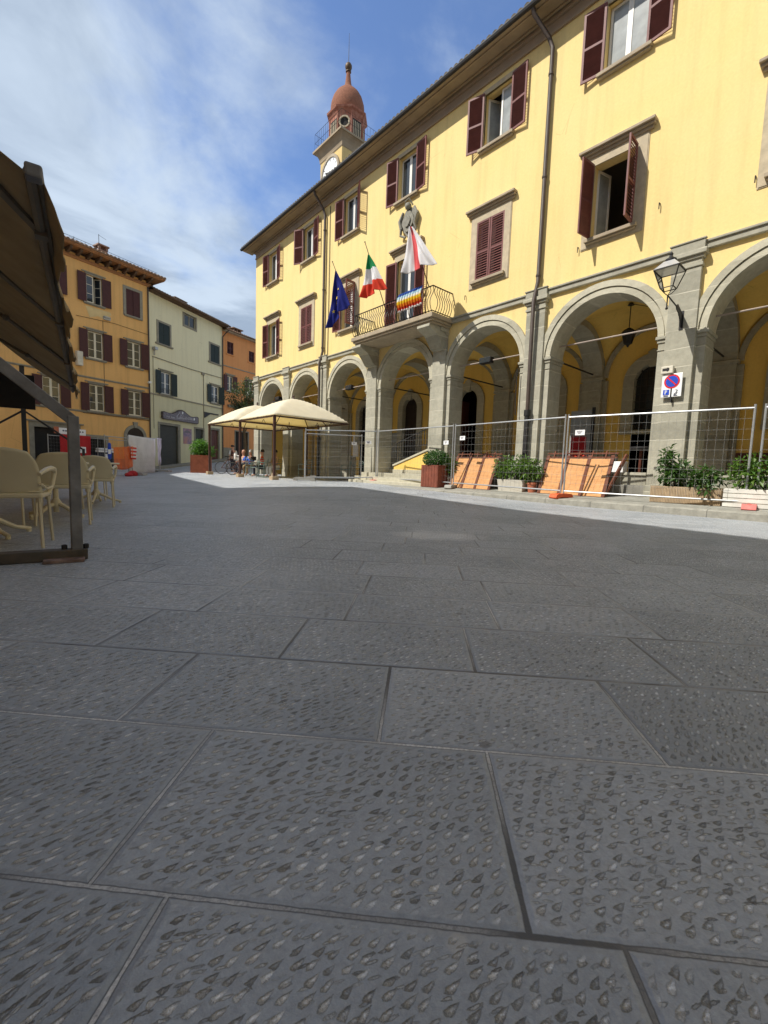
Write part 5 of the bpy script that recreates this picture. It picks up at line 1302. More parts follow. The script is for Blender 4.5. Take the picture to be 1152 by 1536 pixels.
# ------------------------------------------------------------------ plywood hoardings
def hoarding(y0, y1, label, boards, extra):
    t = thing('plywood_hoarding', label, 'plywood panel', (11.6, (y0+y1)/2, walk_z(11.6)-.005), -PI/2, 'plywood panels leaning against the arcade')
    L = y0-y1; H = 1.06; ln = .46
    def P(x, z, o=0): return (x, ln*z/H-o, z)
    for i in range(boards):
        a, b = -L/2+L*i/boards+.03, -L/2+L*(i+1)/boards-.03
        m = MB(); v = [P(a,.02,.02),P(b,.02,.02),P(b,H-.05,.02),P(a,H-.05,.02)]; w_ = [P(a,.02,-.0),P(b,.02,-.0),P(b,H-.05,-.0),P(a,H-.05,-.0)]
        m.face(v); m.face(w_[::-1])
        for k in range(4): m.face([v[k], w_[k], w_[(k+1)%4], v[(k+1)%4]])
        m.build('plywood_board', 'ply', t)
    m = MB()
    for i in range(boards+1):
        x = -L/2+L*i/boards; m.bar(P(x,0,.015), P(x,H+.03,.015), .085, .05, up=(0,-1,.4))
    for z in (H-.02, H+.09): m.bar(P(-L/2-.05,z,.02), P(L/2+.12,z,.02), .045, .04)
    for i in range(5):
        x = -L/2+L*(i+.5)/5; m.bar(P(x,H-.04,.03), P(x,H+.15,.03), .03, .04)
    if extra:
        m.bar(P(L/2+.02,.06,-.05), P(L/2+.30,H+.06,-.02), .06, .05); m.bar((L/2-.15,.62,.05), P(L/2+.32,H+.05,-.03), .04, .04)
    m.bar((-L/2+.1,.70,.04), P(-L/2+.1,H*.9,-.02), .04, .04)
    m.build('angle_iron_frame', 'rust', t)
hoarding(9.86, 8.22, 'smaller orange plywood panel on a rusty frame beside the dark red planter box', 3, False)
hoarding(6.52, 4.74, 'larger orange plywood panel on a rusty frame with a spare rusty bar at its side', 3, True)

# ------------------------------------------------------------------ plants
def leaves(m, c, rad, n, size, r_, droop=.3, fill=.55, aspect=.42, shape=None):
    for i in range(n):
        d = Vector((r_.gauss(0,1), r_.gauss(0,1), r_.gauss(0,1))).normalized(); k = r_.random()**fill
        p = Vector((c[0]+d.x*rad[0]*k, c[1]+d.y*rad[1]*k, c[2]+d.z*rad[2]*k))
        if shape and not shape(p): continue
        s_ = size*(.6+.8*r_.random()); f = (d*.6+Vector((r_.gauss(0,.6), r_.gauss(0,.6), r_.gauss(0,.5)-droop))).normalized()
        sd = f.cross(Vector((r_.gauss(0,.4), r_.gauss(0,.4), 1))).normalized(); up = sd.cross(f).normalized()
        a, b = p, p+f*s_; mid = p+f*s_*.5; w_ = s_*aspect/2
        q = [a, mid+sd*w_+up*s_*.08, b-up*s_*.12, mid-sd*w_+up*s_*.08]
        k0 = len(m.v); m.v += [tuple(x) for x in q]; m.f += [(k0,k0+1,k0+2),(k0,k0+2,k0+3)]; m.mi += [m.m, m.m]
def stems(m, base, tips, r0, r_):
    for tp in tips:
        b = Vector(base)+Vector((r_.uniform(-.06,.06), r_.uniform(-.06,.06), 0)); tp = Vector(tp)
        mid = (b+tp)/2+Vector((r_.uniform(-.05,.05), r_.uniform(-.05,.05), .05)); m.tube([b, mid, tp], [r0, r0*.7, r0*.3], 5)
def box_planter(t, w_, d, h, mat, taper=.0, rim=.03, ribs=0, slats=0):
    m = MB(); a, b = w_/2, d/2; ta, tb_ = a-taper, b-taper
    lo = [(-ta,-tb_,0),(ta,-tb_,0),(ta,tb_,0),(-ta,tb_,0)]; hi = [(-a,-b,h),(a,-b,h),(a,b,h),(-a,b,h)]; ia = [(-a+rim,-b+rim,h),(a-rim,-b+rim,h),(a-rim,b-rim,h),(-a+rim,b-rim,h)]; ib_ = [(x,y,h-.05) for x, y, _ in ia]
    for k in range(4):
        j = (k+1) % 4
        m.face([lo[k],lo[j],hi[j],hi[k]]); m.face([hi[k],hi[j],ia[j],ia[k]]); m.face([ia[k],ia[j],ib_[j],ib_[k]])
    m.face(lo[::-1])
    for k in range(ribs):
        x = -a+(k+.5)*w_/ribs; m.box(x-w_/ribs*.3, x+w_/ribs*.3, -b-.008, -b+.02, .01, h-.02)
    for k in range(slats):
        z = h*k/slats; m.box(-a-.015, a+.015, -b-.02, -b+.01, z+.008, z+h/slats-.008)
    m.build('planter_box', mat, t)
    m = MB(); m.face([(x,y,h-.035) for x, y, _ in ia]); m.build('soil', 'soil', t)
def planter(name, label, loc, rz, w_, d, h, mat, clumps, leafm, n, size, seed, stem=True, group='planters standing along the arcade', fill=.55, aspect=.42, **kw):
    r_ = random.Random(seed); t = thing(name, label, 'planter', loc, rz, group); box_planter(t, w_, d, h, mat, **kw)
    m = MB()
    for c, rad, frac in clumps: leaves(m, c, rad, int(n*frac), size, r_, fill=fill, aspect=aspect)
    m.build('foliage', leafm, t)
    if stem:
        m = MB()
        for c, rad, frac in clumps:
            stems(m, (c[0],c[1],h-.05), [(c[0]+r_.uniform(-1,1)*rad[0]*.8, c[1]+r_.uniform(-1,1)*rad[1]*.8, c[2]+r_.uniform(-.2,.9)*rad[2]) for _ in range(9)], .009, r_)
        m.build('stem', 'bark', t)
    return t
wz = walk_z
planter('boxwood_planter', 'tall dark red steel planter with clipped round boxwood', (11.52, 10.42, wz(11.5)-.01), -PI/2, .78, .62, .76, 'corten', [((0,0,.98),(.48,.42,.30),1.0)], 'leaf_box', 3200, .055, 3, False, fill=.28, aspect=.6, ribs=6)
planter('flower_trough', 'weathered white trough of bright green shrubs beside the smaller plywood panel', (11.72, 7.45, wz(11.7)-.01), -PI/2, .88, .36, .36, 'whitepot', [((-.30,0,.70),(.36,.30,.36),.45),((.22,0,.72),(.42,.30,.36),.55)], 'leaf_mid', 900, .12, 5, fill=.6, taper=.04)
planter('ribbed_planter', 'ribbed tan planter with two straggling dark green shrubs at the pier foot', (11.58, 2.93, wz(11.6)-.01), -PI/2, 1.34, .40, .37, 'woodpot', [((-.25,0,.70),(.38,.26,.30),.46),((-.42,-.03,1.04),(.17,.14,.24),.13),((.32,-.05,.60),(.36,.28,.25),.38),((.42,-.24,.36),(.16,.08,.12),.05)], 'leaf_plant', 800, .135, 8, ribs=44, fill=.62)
planter('slatted_planter', 'whitewashed slatted planter with green shrubs beside the ribbed tan planter', (11.58, 1.46, wz(11.6)-.01), -PI/2, 1.50, .42, .38, 'slatpot', [((-.35,0,.68),(.45,.32,.42),.5),((.35,0,.72),(.48,.32,.46),.5)], 'leaf_mid', 1150, .13, 9, fill=.6, slats=4)
planter('corten_planter', 'large rust red steel planter with bright green shrub near the far canopy', (8.62, 25.35, zg(8.6,25.3)-.01), R(-24), 1.02, 1.02, .98, 'cortenl', [((-.05,0,1.36),(.52,.50,.50),.75),((.32,.05,1.18),(.42,.4,.34),.25)], 'leaf_bright', 1800, .13, 11, fill=.4)
def pot(label, loc, r0, h, mat, clumps, leafm, n, size, seed, flowers=None, name='potted_plant'):
    r_ = random.Random(seed); t = thing(name, label, 'potted plant', loc, 0, 'potted plants along the arcade')
    m = MB(); m.lathe([(r0*.72,0),(r0*.95,h*.82),(r0*1.06,h*.82),(r0*1.06,h),(r0*.92,h),(r0*.9,h-.03),(.01,h-.03)], n=20); m.build('pot', mat, t, smooth=True)
    m = MB()
    for c, rad, fr in clumps: leaves(m, c, rad, int(n*fr), size, r_)
    m.build('foliage', leafm, t)
    m = MB(); stems(m, (0,0,h-.03), [(c[0]+r_.uniform(-.8,.8)*rad[0], c[1]+r_.uniform(-.8,.8)*rad[1], c[2]) for c, rad, fr in clumps for _ in range(6)], .008, r_); m.build('stem', 'bark', t)
    if flowers:
        m = MB()
        for c, rad, fr in flowers: leaves(m, c, rad, int(fr), .05, r_, aspect=.9)
        m.build('blossom', 'flower_red', t)
    return t
pot('small terracotta pot with leafy shrub between the white trough and the downpipe', (11.72, 6.80, wz(11.7)-.01), .15, .30, 'terracotta', [((0,.05,.66),(.30,.34,.34),1)], 'leaf_mid', 420, .12, 21)
pot('narrow white pot with yellowish shrub behind the dark red planter box', (11.80, 9.98, wz(11.8)-.01), .11, .34, 'whitepot', [((0,0,.72),(.20,.22,.36),1)], 'leaf_mid', 380, .11, 22)
pot('red geraniums on the parapet above the smaller plywood panel', (12.42, 8.75, .88), .14, .2, 'terracotta', [((0,0,.26),(.22,.28,.13),1)], 'leaf_mid', 160, .08, 23, [((0,.05,.36),(.18,.26,.12),90)])
pot('red and yellow flowers on the parapet above the larger plywood panel', (12.42, 5.72, .88), .14, .2, 'terracotta', [((0,0,.26),(.22,.3,.10),1)], 'leaf_mid', 140, .08, 24, [((0,.0,.36),(.18,.30,.12),100)])
# olive tree beyond the corner of the town hall
r_ = random.Random(31); tx, ty = 13.75, 31.3; tz = zg(tx, ty)
T_ = thing('olive_tree', 'grey-green leafy tree beyond the far corner of the town hall', 'tree', (tx, ty, tz))
m = MB(); m.tube([(0,0,-.2),(.05,.05,1.5),(-.05,0,3.0),(.1,.1,4.4)], [.14,.12,.10,.06], 8)
for k in range(8):
    a = k*.8; m.tube([(0,0,2.6+.2*k),(.5*math.cos(a),.5*math.sin(a),3.6+.2*k),(1.0*math.cos(a),1.0*math.sin(a),4.3+.2*k)], [.05,.035,.012], 5)
m.build('trunk', 'bark', T_); m = MB()
for k in range(26):
    d = Vector((r_.gauss(0,1), r_.gauss(0,1), r_.gauss(0,1))).normalized()*r_.random()**.4
    leaves(m, (d.x*1.15, d.y*1.15, 4.9+d.z*1.35), (.48,.48,.42), 120, .17, r_, aspect=.4)
m.build('crown', 'leaf_olive', T_)

# ------------------------------------------------------------------ barrier, nets and sheets at the far left
fence_panel((3.72,23.5), (4.72,23.75), .02, .0, 'steel barrier panel seen edge-on beside the orange net', h=1.9, group='barrier panels in front of the orange house', dens=.16)
PB, PC = (4.90, 23.55), (6.80, 26.45)
fence_panel((4.90,23.62), (6.80,26.45), .0, .12, 'steel barrier panel carrying the grey-white sheet', h=1.98, group='barrier panels in front of the orange house', dens=.12, leanp=(-.28,-.10), leanq=(-.14,0))
o_ = [on(OH, x, -1.3, 0) for x in (-6.75, -4.1, -1.45)]
fence_panel(o_[0].xy, o_[1].xy, .30, .30, 'steel barrier panel behind the red banner', h=1.86, group='barrier panels in front of the orange house')
fence_panel(o_[1].xy, o_[2].xy, .30, .30, 'steel barrier panel across the dark shop window of the orange house', h=1.86, group='barrier panels in front of the orange house')
for p, l_ in (((4.95,23.4), 'grey block under the leaning end of the sheeted barrier'), ((6.85,26.3), 'grey block under the far end of the sheeted barrier, beside the roller door')):
    foot(p, -45, 'concrete', l_, zg(*p), .95, .35, .12)
def cloth(name, label, cat, p, q, z0, z1, mat, amp=.03, off=.05, group=None, nu=30, nv=16, cut=None):
    p, q = Vector((*p, 0)), Vector((*q, 0)); d = q-p; L = d.length; d.normalize(); nrm = Vector((d.y, -d.x, 0)); t = MB()
    def f(a, b):
        x = a*L; w_ = amp*(math.sin(a*11+b*2)+.6*math.sin(a*23+b*5)+.4*math.sin(b*13))
        v = d*x+nrm*(off+w_); zz = z0+(z1-z0)*b
        if cut: zz += cut(a, b)
        return (v.x, v.y, zz-z0)
    t.grid(f, nu, nv); o = t.build(name, mat, None, (p.x, p.y, z0), smooth=True, solid=.003); tag(o, label, cat, group); return o
dB = (Vector(PC)-Vector(PB))
def along(f): return tuple(Vector((PB[0]-.14*(1-f), PB[1]))+dB*f)
cloth('tarpaulin', 'grey-white tarpaulin hung over the barrier next to the roller door', 'tarpaulin', along(-.02), along(.84), .16, 1.98, 'sheet', .010, -.045, cut=lambda a, b: .04*(1-b)*math.sin(a*9))
cloth('plastic_sheet', 'torn lilac plastic sheet at the end of the tarpaulin', 'plastic sheet', along(.82), along(.97), .72, 2.05, 'lilac', .03, .09, cut=lambda a, b: (1-b)*.16*math.sin(a*15), nu=16)
cloth('safety_net', 'orange safety net strung along the barrier before the orange house', 'net', (4.02,23.3), (4.84,23.45), .42, 1.36, 'orange_net', .03, .03, cut=lambda a, b: (.10*a-.12*(1-b)*math.sin(PI*a)))
cloth('warning_sheet', 'red and white striped sheet between the orange net and the tarpaulin', 'warning sheet', along(-.05), along(.12), .85, 1.5, bands('red_white_stripes', 1, [(0,(.7,.05,.05)),(.12,(.8,.75,.75)),(.25,(.7,.05,.05)),(.37,(.8,.75,.75)),(.5,(.7,.05,.05)),(.62,(.8,.75,.75)),(.75,(.7,.05,.05)),(.87,(.8,.75,.75))]), .015, .09, nu=12)
rp, rq = on(OH, -6.2, -1.38, 0), on(OH, -4.55, -1.38, 0)
rb_ = cloth('red_banner', 'dark red banner with a white label hung on the barrier', 'banner', rp.xy, rq.xy, .55, 2.2, 'red', .02, .02, cut=lambda a, b: -.1*(1-b)*a)
m = MB(); m.box(.45,1.35,-.075,-.07,.62,.98); lb = m.build('label', 'paper', rb_, rz=OH.rotation_euler.z)
m = MB(); m.box(.52,.68,-.08,-.0755,.74,.86); m.box(.72,1.28,-.08,-.0755,.82,.88); m.box(.72,1.1,-.08,-.0755,.72,.76); m.build('printed_lines', 'ink', lb)
ws = thing('white_header_board', 'white board with small dark print above the red banner', 'sign board', on(OH, -5.45, -1.16, 2.22), OH.rotation_euler.z)
m = MB(); m.box(-.68,.75,-.02,.02,.0,.36); m.build('board', 'paper', ws); m = MB(); rs = random.Random(2)
for k in range(9): m.box(-.5+k*.13,-.5+k*.13+.05+.05*rs.random(),-.026,-.021,.16,.24)
m.build('printed_lines', 'ink', ws); m = MB(); m.box(-.92,-.69,-.03,.03,.02,.40); m.build('orange_panel', 'terracotta', ws); m = MB(); m.tube([(-.6,0,-1.95),(-.6,0,.02)],.02,6); m.tube([(.6,0,-1.95),(.6,0,.02)],.02,6); m.build('leg', 'galv', ws)
ct = thing('blue_crate', 'stack of white and blue boxes behind the barrier at the dark shop window', 'box', on(OH, -3.42, -.75, .28), OH.rotation_euler.z)
m = MB(); m.box(-.45,.45,-.2,.2,0,1.0); m.build('box_body', 'dark_cloth', ct, bevel=.02); m = MB(); m.box(-.46,.46,-.21,.21,1.0,1.12); m.box(-.44,.44,-.205,.2,1.16,1.26); m.build('lid', 'paper', ct, bevel=.02); m = MB(); m.box(-.1,.18,-.225,-.2,.62,.9); m.build('label', 'signwhite', ct)
bg = thing('blue_bag', 'blue and white plastic bag hanging on the barrier post', 'bag', (3.86, 23.2, .95)); m = MB()
m.lathe([(.02,.60),(.06,.57),(.075,.3),(.085,.05),(.06,-.12),(.02,-.14)], n=12); m.build('bag_body', 'signblue', bg, smooth=True); m = MB(); m.box(-.07,.04,-.11,-.08,.1,.3); m.build('print', 'signwhite', bg)
rg = thing('red_bag', 'dark red sacks lying at the foot of the barrier', 'bag', (4.75,23.1,0)); m = MB(); m.sphere((0,0,.16),.22,12,.8); m.sphere((-.2,-.22,.12),.18,12,.7); m.build('sack', 'red', rg, smooth=True)

# ------------------------------------------------------------------ flags
def flag(name, label, base, tip, quad, mats, waves, stars=None, extra=None):
    """quad: hoist-top pair and bottom pair (world), cloth hanging from the leaning pole"""
    b = Vector(base); t = thing(name, label, 'flag', b)
    m = MB(); m.tube([(0,0,0), Vector(tip)-b], [.016,.012], 8); m.sphere(Vector(tip)-b, .025, 8); m.build('flagpole', 'iron', t)
    TL, TR, BR, BL = [Vector(p)-b for p in quad]; m = MB(); w_ = waves
    def f(a, v):
        s_ = v; p = (TL*(1-a)+TR*a)*(1-s_)+(BL*(1-a)+BR*a)*s_
        dep_ = w_*1.3*(math.sin(a*9+v*2.0)*(.25+.75*v)+.55*math.sin(a*19-v*4)*(.2+v)+.25*math.sin(a*33+v*7)*v+.3*math.sin(v*8+a*3)*a)
        return p+Vector((-1,0,0))*dep_+Vector((0,0,-.03*math.sin(a*8)*v))
    m.grid(f, 48, 48); c = m.build('cloth', mats, t, smooth=True, solid=.003)
    if stars:
        s_ = MB()
        for a, v, sz in stars:
            p = f(a, v)+Vector((-.03,0.01,0)); e1 = (f(a+.03,v)-f(a-.03,v)).normalized(); e2 = (f(a,v-.02)-f(a,v+.02)).normalized()
            pts = [p+(e1*math.sin(k*PI/5)+e2*math.cos(k*PI/5))*(sz if k % 2 == 0 else sz*.42) for k in range(10)]
            s_.face(pts)
        s_.build('star', 'starm', c, solid=.004)
    return t
M['starm'] = simple('yellow_star_cloth', (.85, .62, .05), .7, .05, 5)
eu = bands('eu_blue_cloth', 0, [(0,(.018,.026,.22))]); it = bands('tricolour_cloth', 1, [(0,(.02,.30,.10)),(.34,(.80,.80,.82)),(.70,(.75,.07,.035))])
wr = bands('white_red_cloth', 0, [(0,(.82,.82,.85)),(.33,(.80,.15,.16)),(.60,(.82,.82,.85))], .35)
flag('european_flag', 'dark blue flag with gold stars hanging at the end of the balcony', (11.15,14.95,6.92), (10.4,15.41,8.95),
     [(10.52,15.34,8.62),(10.54,15.30,8.60),(10.75,14.70,7.25),(10.62,15.95,6.50)], eu, .07, [(.42,.52,.075),(.55,.62,.07),(.5,.72,.075),(.28,.78,.08),(.62,.42,.05)])
flag('italian_flag', 'green, white and red flag hanging from the middle balcony pole', (11.15,12.86,6.55), (10.3,13.21,8.9),
     [(10.45,13.18,8.50),(10.47,13.12,8.48),(10.70,12.42,7.22),(10.55,13.62,7.12)], it, .07)
flag('white_red_flag', 'white flag with one red stripe hanging before the coat of arms', (11.15,10.75,6.92), (10.42,11.05,8.75),
     [(10.50,11.12,8.72),(10.52,10.96,8.66),(10.68,10.00,7.30),(10.55,11.40,7.34)], wr, .055)
pf = MB(); rs = random.Random(8)
def peace(a, v):
    y = 12.06-1.18*a; pl = .035*math.sin(a*2*PI*9)
    return (11.02-.085*math.sin(PI*min(1, v*1.15))+pl*(.3+.7*v)-.03, y+.10*v*(.3)+.02*math.sin(a*55), 6.95-.62*v+.015*math.sin(a*40)*v)
m = MB(); m.grid(lambda a, v: tuple(Vector(peace(a, v))-Vector((11.0,11.5,6.3))), 90, 16)
o = m.build('peace_flag', bands('rainbow_cloth', 1, [(0,(.02,.07,.30)),(.18,(.45,.62,.72)),(.33,(.80,.78,.70)),(.45,(.85,.60,.03)),(.62,(.85,.27,.02)),(.76,(.62,.05,.02)),(.90,(.8,.78,.76))], .3), None, (11.0,11.5,6.3), smooth=True, solid=.003)
tag(o, 'rainbow striped cloth draped over the middle of the balcony railing', 'flag')

# ------------------------------------------------------------------ lamps, signs, floodlights
WL = thing('wall_lantern', 'black iron lantern with pale metal roof on a scroll bracket of the stone pier', 'lantern', (12.08, 3.49, 4.26), -PI/2)
m = MB(); m.prism([(-.0,.0),(-.06,.02),(-.13,.14),(-.22,.24),(-.40,.30),(-.44,.36),(-.36,.42),(0,.30)], -.012, .012, 'yz'); 
m.tube([(0,-.0,.27),(0,-.45,.36),(0,-1.05,.42)], .016, 6); m.tube([(0,-1.05,.42),(0,-1.05,.16)], .014, 6); m.sphere((0,-1.05,.15), .03, 8); m.box(-.04,.04,-.015,.0,-.06,.36)
for k in range(4): m.tube([(0.0,-.06-.08*k+.03*math.cos(j*.7),.12+.06*k+.04*math.sin(j*.7)) for j in range(10)], .008, 4)
m.build('bracket', 'iron', WL)
fr_ = MB(); cy = -1.05; b0, b1, z0, z1 = .12, .235, .56, .93
q0 = [(-b0,cy-b0,z0),(b0,cy-b0,z0),(b0,cy+b0,z0),(-b0,cy+b0,z0)]; q1 = [(-b1,cy-b1,z1),(b1,cy-b1,z1),(b1,cy+b1,z1),(-b1,cy+b1,z1)]
for k in range(4):
    j = (k+1) % 4; fr_.bar(q0[k],q1[k],.018); fr_.bar(q0[k],q0[j],.016); fr_.bar(q1[k],q1[j],.03,.02); fr_.tube([q0[k],(q0[k][0]*.5,cy+(q0[k][1]-cy)*.5,z0-.09),(0,cy,z0-.14)], .008, 4)
fr_.build('lantern_frame', 'iron', WL)
g_ = MB()
for k in range(4):
    j = (k+1) % 4; g_.face([q0[k],q0[j],q1[j],q1[k]])
g_.build('glass', 'lampglass', WL)
m = MB(); rt = [(-.10,cy-.10,1.11),(.10,cy-.10,1.11),(.10,cy+.10,1.11),(-.10,cy+.10,1.11)]; rl_ = [(x*1.04,cy+(y-cy)*1.04,z+.012) for x, y, z in q1]
for k in range(4): j = (k+1) % 4; m.face([rl_[k],rl_[j],rt[j],rt[k]])
m.face(rt); m.face([(x*.93,cy+(y-cy)*.93,z-.004) for x, y, z in q1]); lr = m.build('lantern_roof', 'zinc', WL)
m = MB(); m.lathe([(.08,1.10),(.11,1.13),(.11,1.16),(.05,1.20),(.03,1.24),(.04,1.27),(.01,1.32)], (0,cy,0), 12); m.build('finial', 'iron', lr, smooth=True)

HL = thing('hanging_lantern', 'black lantern hanging on a chain under the loggia vault', 'lantern', (14.0, 5.36, 4.58), 0)
m = MB(); m.tube([(0,0,.5),(0,0,1.20)], .014, 6); m.tube([(0,0,1.12),(-.02,.0,1.18),(.02,-.5,.98),(.05,-.75,.62)], .010, 5); m.lathe([(.09,1.14),(.05,1.2)], n=10); m.build('chain', 'iron', HL)
m = MB(); m.lathe([(.02,-.04),(.05,.02),(.11,.05),(.19,.36),(.20,.38),(.12,.46),(.05,.50)], n=6); m.build('lantern_body', 'iron', HL)
for Y, X, lab in ((9.28, 12.58, 'black floodlight on the tie rod of the arch right of the entrance'), (16.95, 12.58, 'black floodlight on the tie rod of the arch left of the entrance')):
    f = thing('floodlight', lab, 'floodlight', (X, Y, 4.42), -PI/2, 'floodlights on the tie rods'); m = MB(); m.box(-.23,.23,-.13,.10,0,.20); m.build('housing', 'dark_steel', f, bevel=.03); m = MB(); m.box(-.20,.20,-.135,-.13,.02,.18); m.build('lens', 'glass', f); m = MB(); m.bar((-.26,0,.08),(.26,0,.08),.05,.03); m.build('clamp', 'iron', f)
f = thing('dark_light_box', 'dark floodlight cluster inside the leftmost arch', 'floodlight', (12.7, 24.0, 4.3), -PI/2); m = MB(); m.box(-.5,.5,-.2,.1,0,.3); m.box(-.2,.3,-.25,.05,.3,.5); m.build('housing', 'dark_steel', f, bevel=.03)

SG = thing('parking_sign', 'white no-parking sign with blue and red disc on the stone pier', 'sign', (12.06, 3.54, 2.66), -PI/2)
m = MB(); m.box(-.21,.21,-.075,-.055,0,.54); m.build('plate', 'signwhite', SG, bevel=.012)
m = MB(); dc = (0,.36)
def disc(m, r, y0, y1, c=dc, n=32): m.prism([(c[0]+r*math.sin(2*PI*k/n), c[1]+r*math.cos(2*PI*k/n)) for k in range(n)], y0, y1)
disc(m, .162, -.080, -.0755); m.build('red_ring', 'signred', SG); m = MB(); disc(m, .126, -.084, -.0805); m.build('blue_disc', 'signblue', SG)
m = MB(); m.bar((-.088,-.086,.36+.088),(.088,-.086,.36-.088),.030,.004,up=(0,1,0)); m.build('red_bar', 'signred', SG)
m = MB(); m.box(-.165,-.04,-.080,-.0755,.055,.175); m.build('blue_square', 'signblue', SG)
m = MB(); m.box(-.128,-.112,-.084,-.0805,.07,.16)
for k in range(10):
    a0_, a1_ = -PI/2+PI*k/10, -PI/2+PI*(k+1)/10; c_ = (-.112,.138); m.bar((c_[0]+.026*math.cos(a0_),-.082,c_[1]+.020*math.sin(a0_)),(c_[0]+.026*math.cos(a1_),-.082,c_[1]+.020*math.sin(a1_)),.012,.003,up=(0,1,0))
m.build('letter', 'signwhite', SG)
m = MB(); m.box(-.15,-.055,-.0795,-.0755,.018,.044); m.build('dark_symbol', 'ink', SG)
m = MB(); m.tube([(.06,-.079,.06),(.10,-.079,.09),(.13,-.079,.15),(.09,-.079,.16)],.008,4); m.tube([(.13,-.079,.10),(.10,-.079,.05),(.06,-.079,.045)],.007,4); m.box(.055,.135,-.0795,-.0755,.020,.036); m.build('printed_symbol', 'ink', SG)
m = MB(); m.bar((0,-.05,-.1),(0,-.05,.5),.05,.03); m.bar((0,-.06,-.02),(.02,.0,-.12),.03); m.box(-.2,.2,-.055,-.03,.1,.13); m.build('mounting', 'iron', SG)
SB = thing('wall_box', 'small beige metal box fixed right above the no-parking sign', 'box', (12.06, 3.655, 3.21), -PI/2); m = MB(); m.box(-.125,.125,-.12,-.0,0,.17); m.build('housing', 'blank', SB, bevel=.012); m = MB(); m.box(-.09,.05,-.124,-.119,.06,.12); m.box(.0,.03,-.128,-.123,.05,.13); m.build('slot', 'iron', SB)

# ------------------------------------------------------------------ things inside the loggia
IP = thing('information_stand', 'grey information panel with a red lower half inside the loggia', 'information stand', (14.5, 6.80, .56), -PI/2)
m = MB(); m.box(-.34,.34,-.03,.03,.1,2.32); m.build('panel_board', 'board_grey', IP, bevel=.006); m = MB(); m.box(-.28,.22,-.036,-.031,.6,1.46)
rs = random.Random(5)
for k in range(12): m.box(-.26+k*.04,-.245+k*.04,-.036,-.031,1.46,1.46+.03+.05*rs.random())
m.build('red_print', 'red', IP); m = MB(); m.box(.34,.42,-.02,.05,.0,2.4); m.build('side_post', 'dark_steel', IP)
BT = thing('bar_table', 'round dark high table behind the parapet of the loggia', 'table', (13.25, 4.5, .56)); m = MB(); m.lathe([(.26,.96),(.28,.98),(.28,1.02),(.26,1.03)], n=24); m.build('tabletop', 'dark_steel', BT, smooth=True); m = MB(); m.tube([(0,0,0),(0,0,.97)],.04,8); m.bar((-.25,0,.02),(.25,0,.02),.06,.04); m.bar((0,-.25,.02),(0,.25,.02),.06,.04); m.build('pedestal', 'wood_door', BT)
BN = thing('wooden_bench', 'long dark wooden bench against the back wall of the right-hand bay', 'bench', (15.6, 1.5, .56), -PI/2); m = MB(); m.box(-1.4,1.4,-.2,.2,.42,.47); m.build('seat', 'wood_door', BN); m = MB(); m.box(-1.4,1.4,.18,.22,.6,.98); m.build('backrest', 'wood_door', BN)
for x in (-1.2,1.2):
    m = MB(); m.box(x-.05,x+.05,-.18,.2,0,.42); m.box(x-.04,x+.04,.16,.22,.42,.9); m.build('leg', 'wood_door', BN)
PP = thing('folding_screen', 'pale grey screen standing behind the white trough of shrubs', 'screen', (12.9,7.95,.56), -PI/2); m = MB(); m.box(-.25,.25,-.03,.03,.05,.75); m.build('panel_board', 'board_grey', PP); m = MB(); m.box(-.2,-.15,-.1,.1,0,.06); m.box(.15,.2,-.1,.1,0,.06); m.build('foot', 'dark_steel', PP)
CB = thing('white_carton', 'white carton under the round high table', 'box', (13.0,4.98,.56), -PI/2); m = MB(); m.box(-.2,.2,-.15,.15,0,.62); m.build('carton_body', 'paper', CB, bevel=.01); m = MB(); m.box(-.02,.12,-.156,-.15,.02,.2); m.build('dark_label', 'ink', CB)

# cafe furniture near the canopies
def metal_chair():
    t = thing('metal_cafe_chair', 'x', 'chair', group='grey-green metal chairs round the canopies'); m = MB(); m.box(-.21,.21,-.2,.2,.44,.47); m.build('seat', 'cafe', t, bevel=.01)
    m = MB(); m.tube([(-.21,-.2,.0),(-.21,-.2,.46),(-.205,-.26,.84),(-.12,-.27,.88),(.12,-.27,.88),(.205,-.26,.84),(.21,-.2,.46),(.21,-.2,0)],.013,6)
    for z in (.58,.68,.78): m.bar((-.2,-.235,z),(.2,-.235,z),.05,.012)
    m.build('backrest', 'cafe', t)
    for x in (-.21,.21):
        m = MB(); m.tube([(x,.2,.0),(x,.19,.64),(x,.1,.68),(x,-.23,.68)],.013,6); m.build('leg', 'cafe', t)
    return t
mc = metal_chair()
sp = [(9.15,19.4,100,'grey-green metal chair beside the person in red'),(9.6,21.0,-60,'grey-green metal chair beside the second person in blue'),(10.6,17.6,20,'grey-green metal chair alone under the nearer canopy'),
      (12.75,17.4,60,'grey-green metal chair in the arch left of the fence post'),(12.9,16.6,-20,'grey-green metal chair behind the closer-meshed fence panel'),(13.5,15.9,150,'grey-green metal chair inside the loggia behind the fence'),(13.7,17.0,-100,'grey-green metal chair deep in the loggia left of the entrance'),(14.2,16.2,190,'grey-green metal chair near the back wall left of the entrance')]
for i, (x, y, a, l_) in enumerate(sp):
    c = mc if i == 0 else dup(mc)
    c.location = (x, y, zg(x, y) if x < 12.3 else .24); c.rotation_euler = (0,0,R(a)); c['label'] = l_
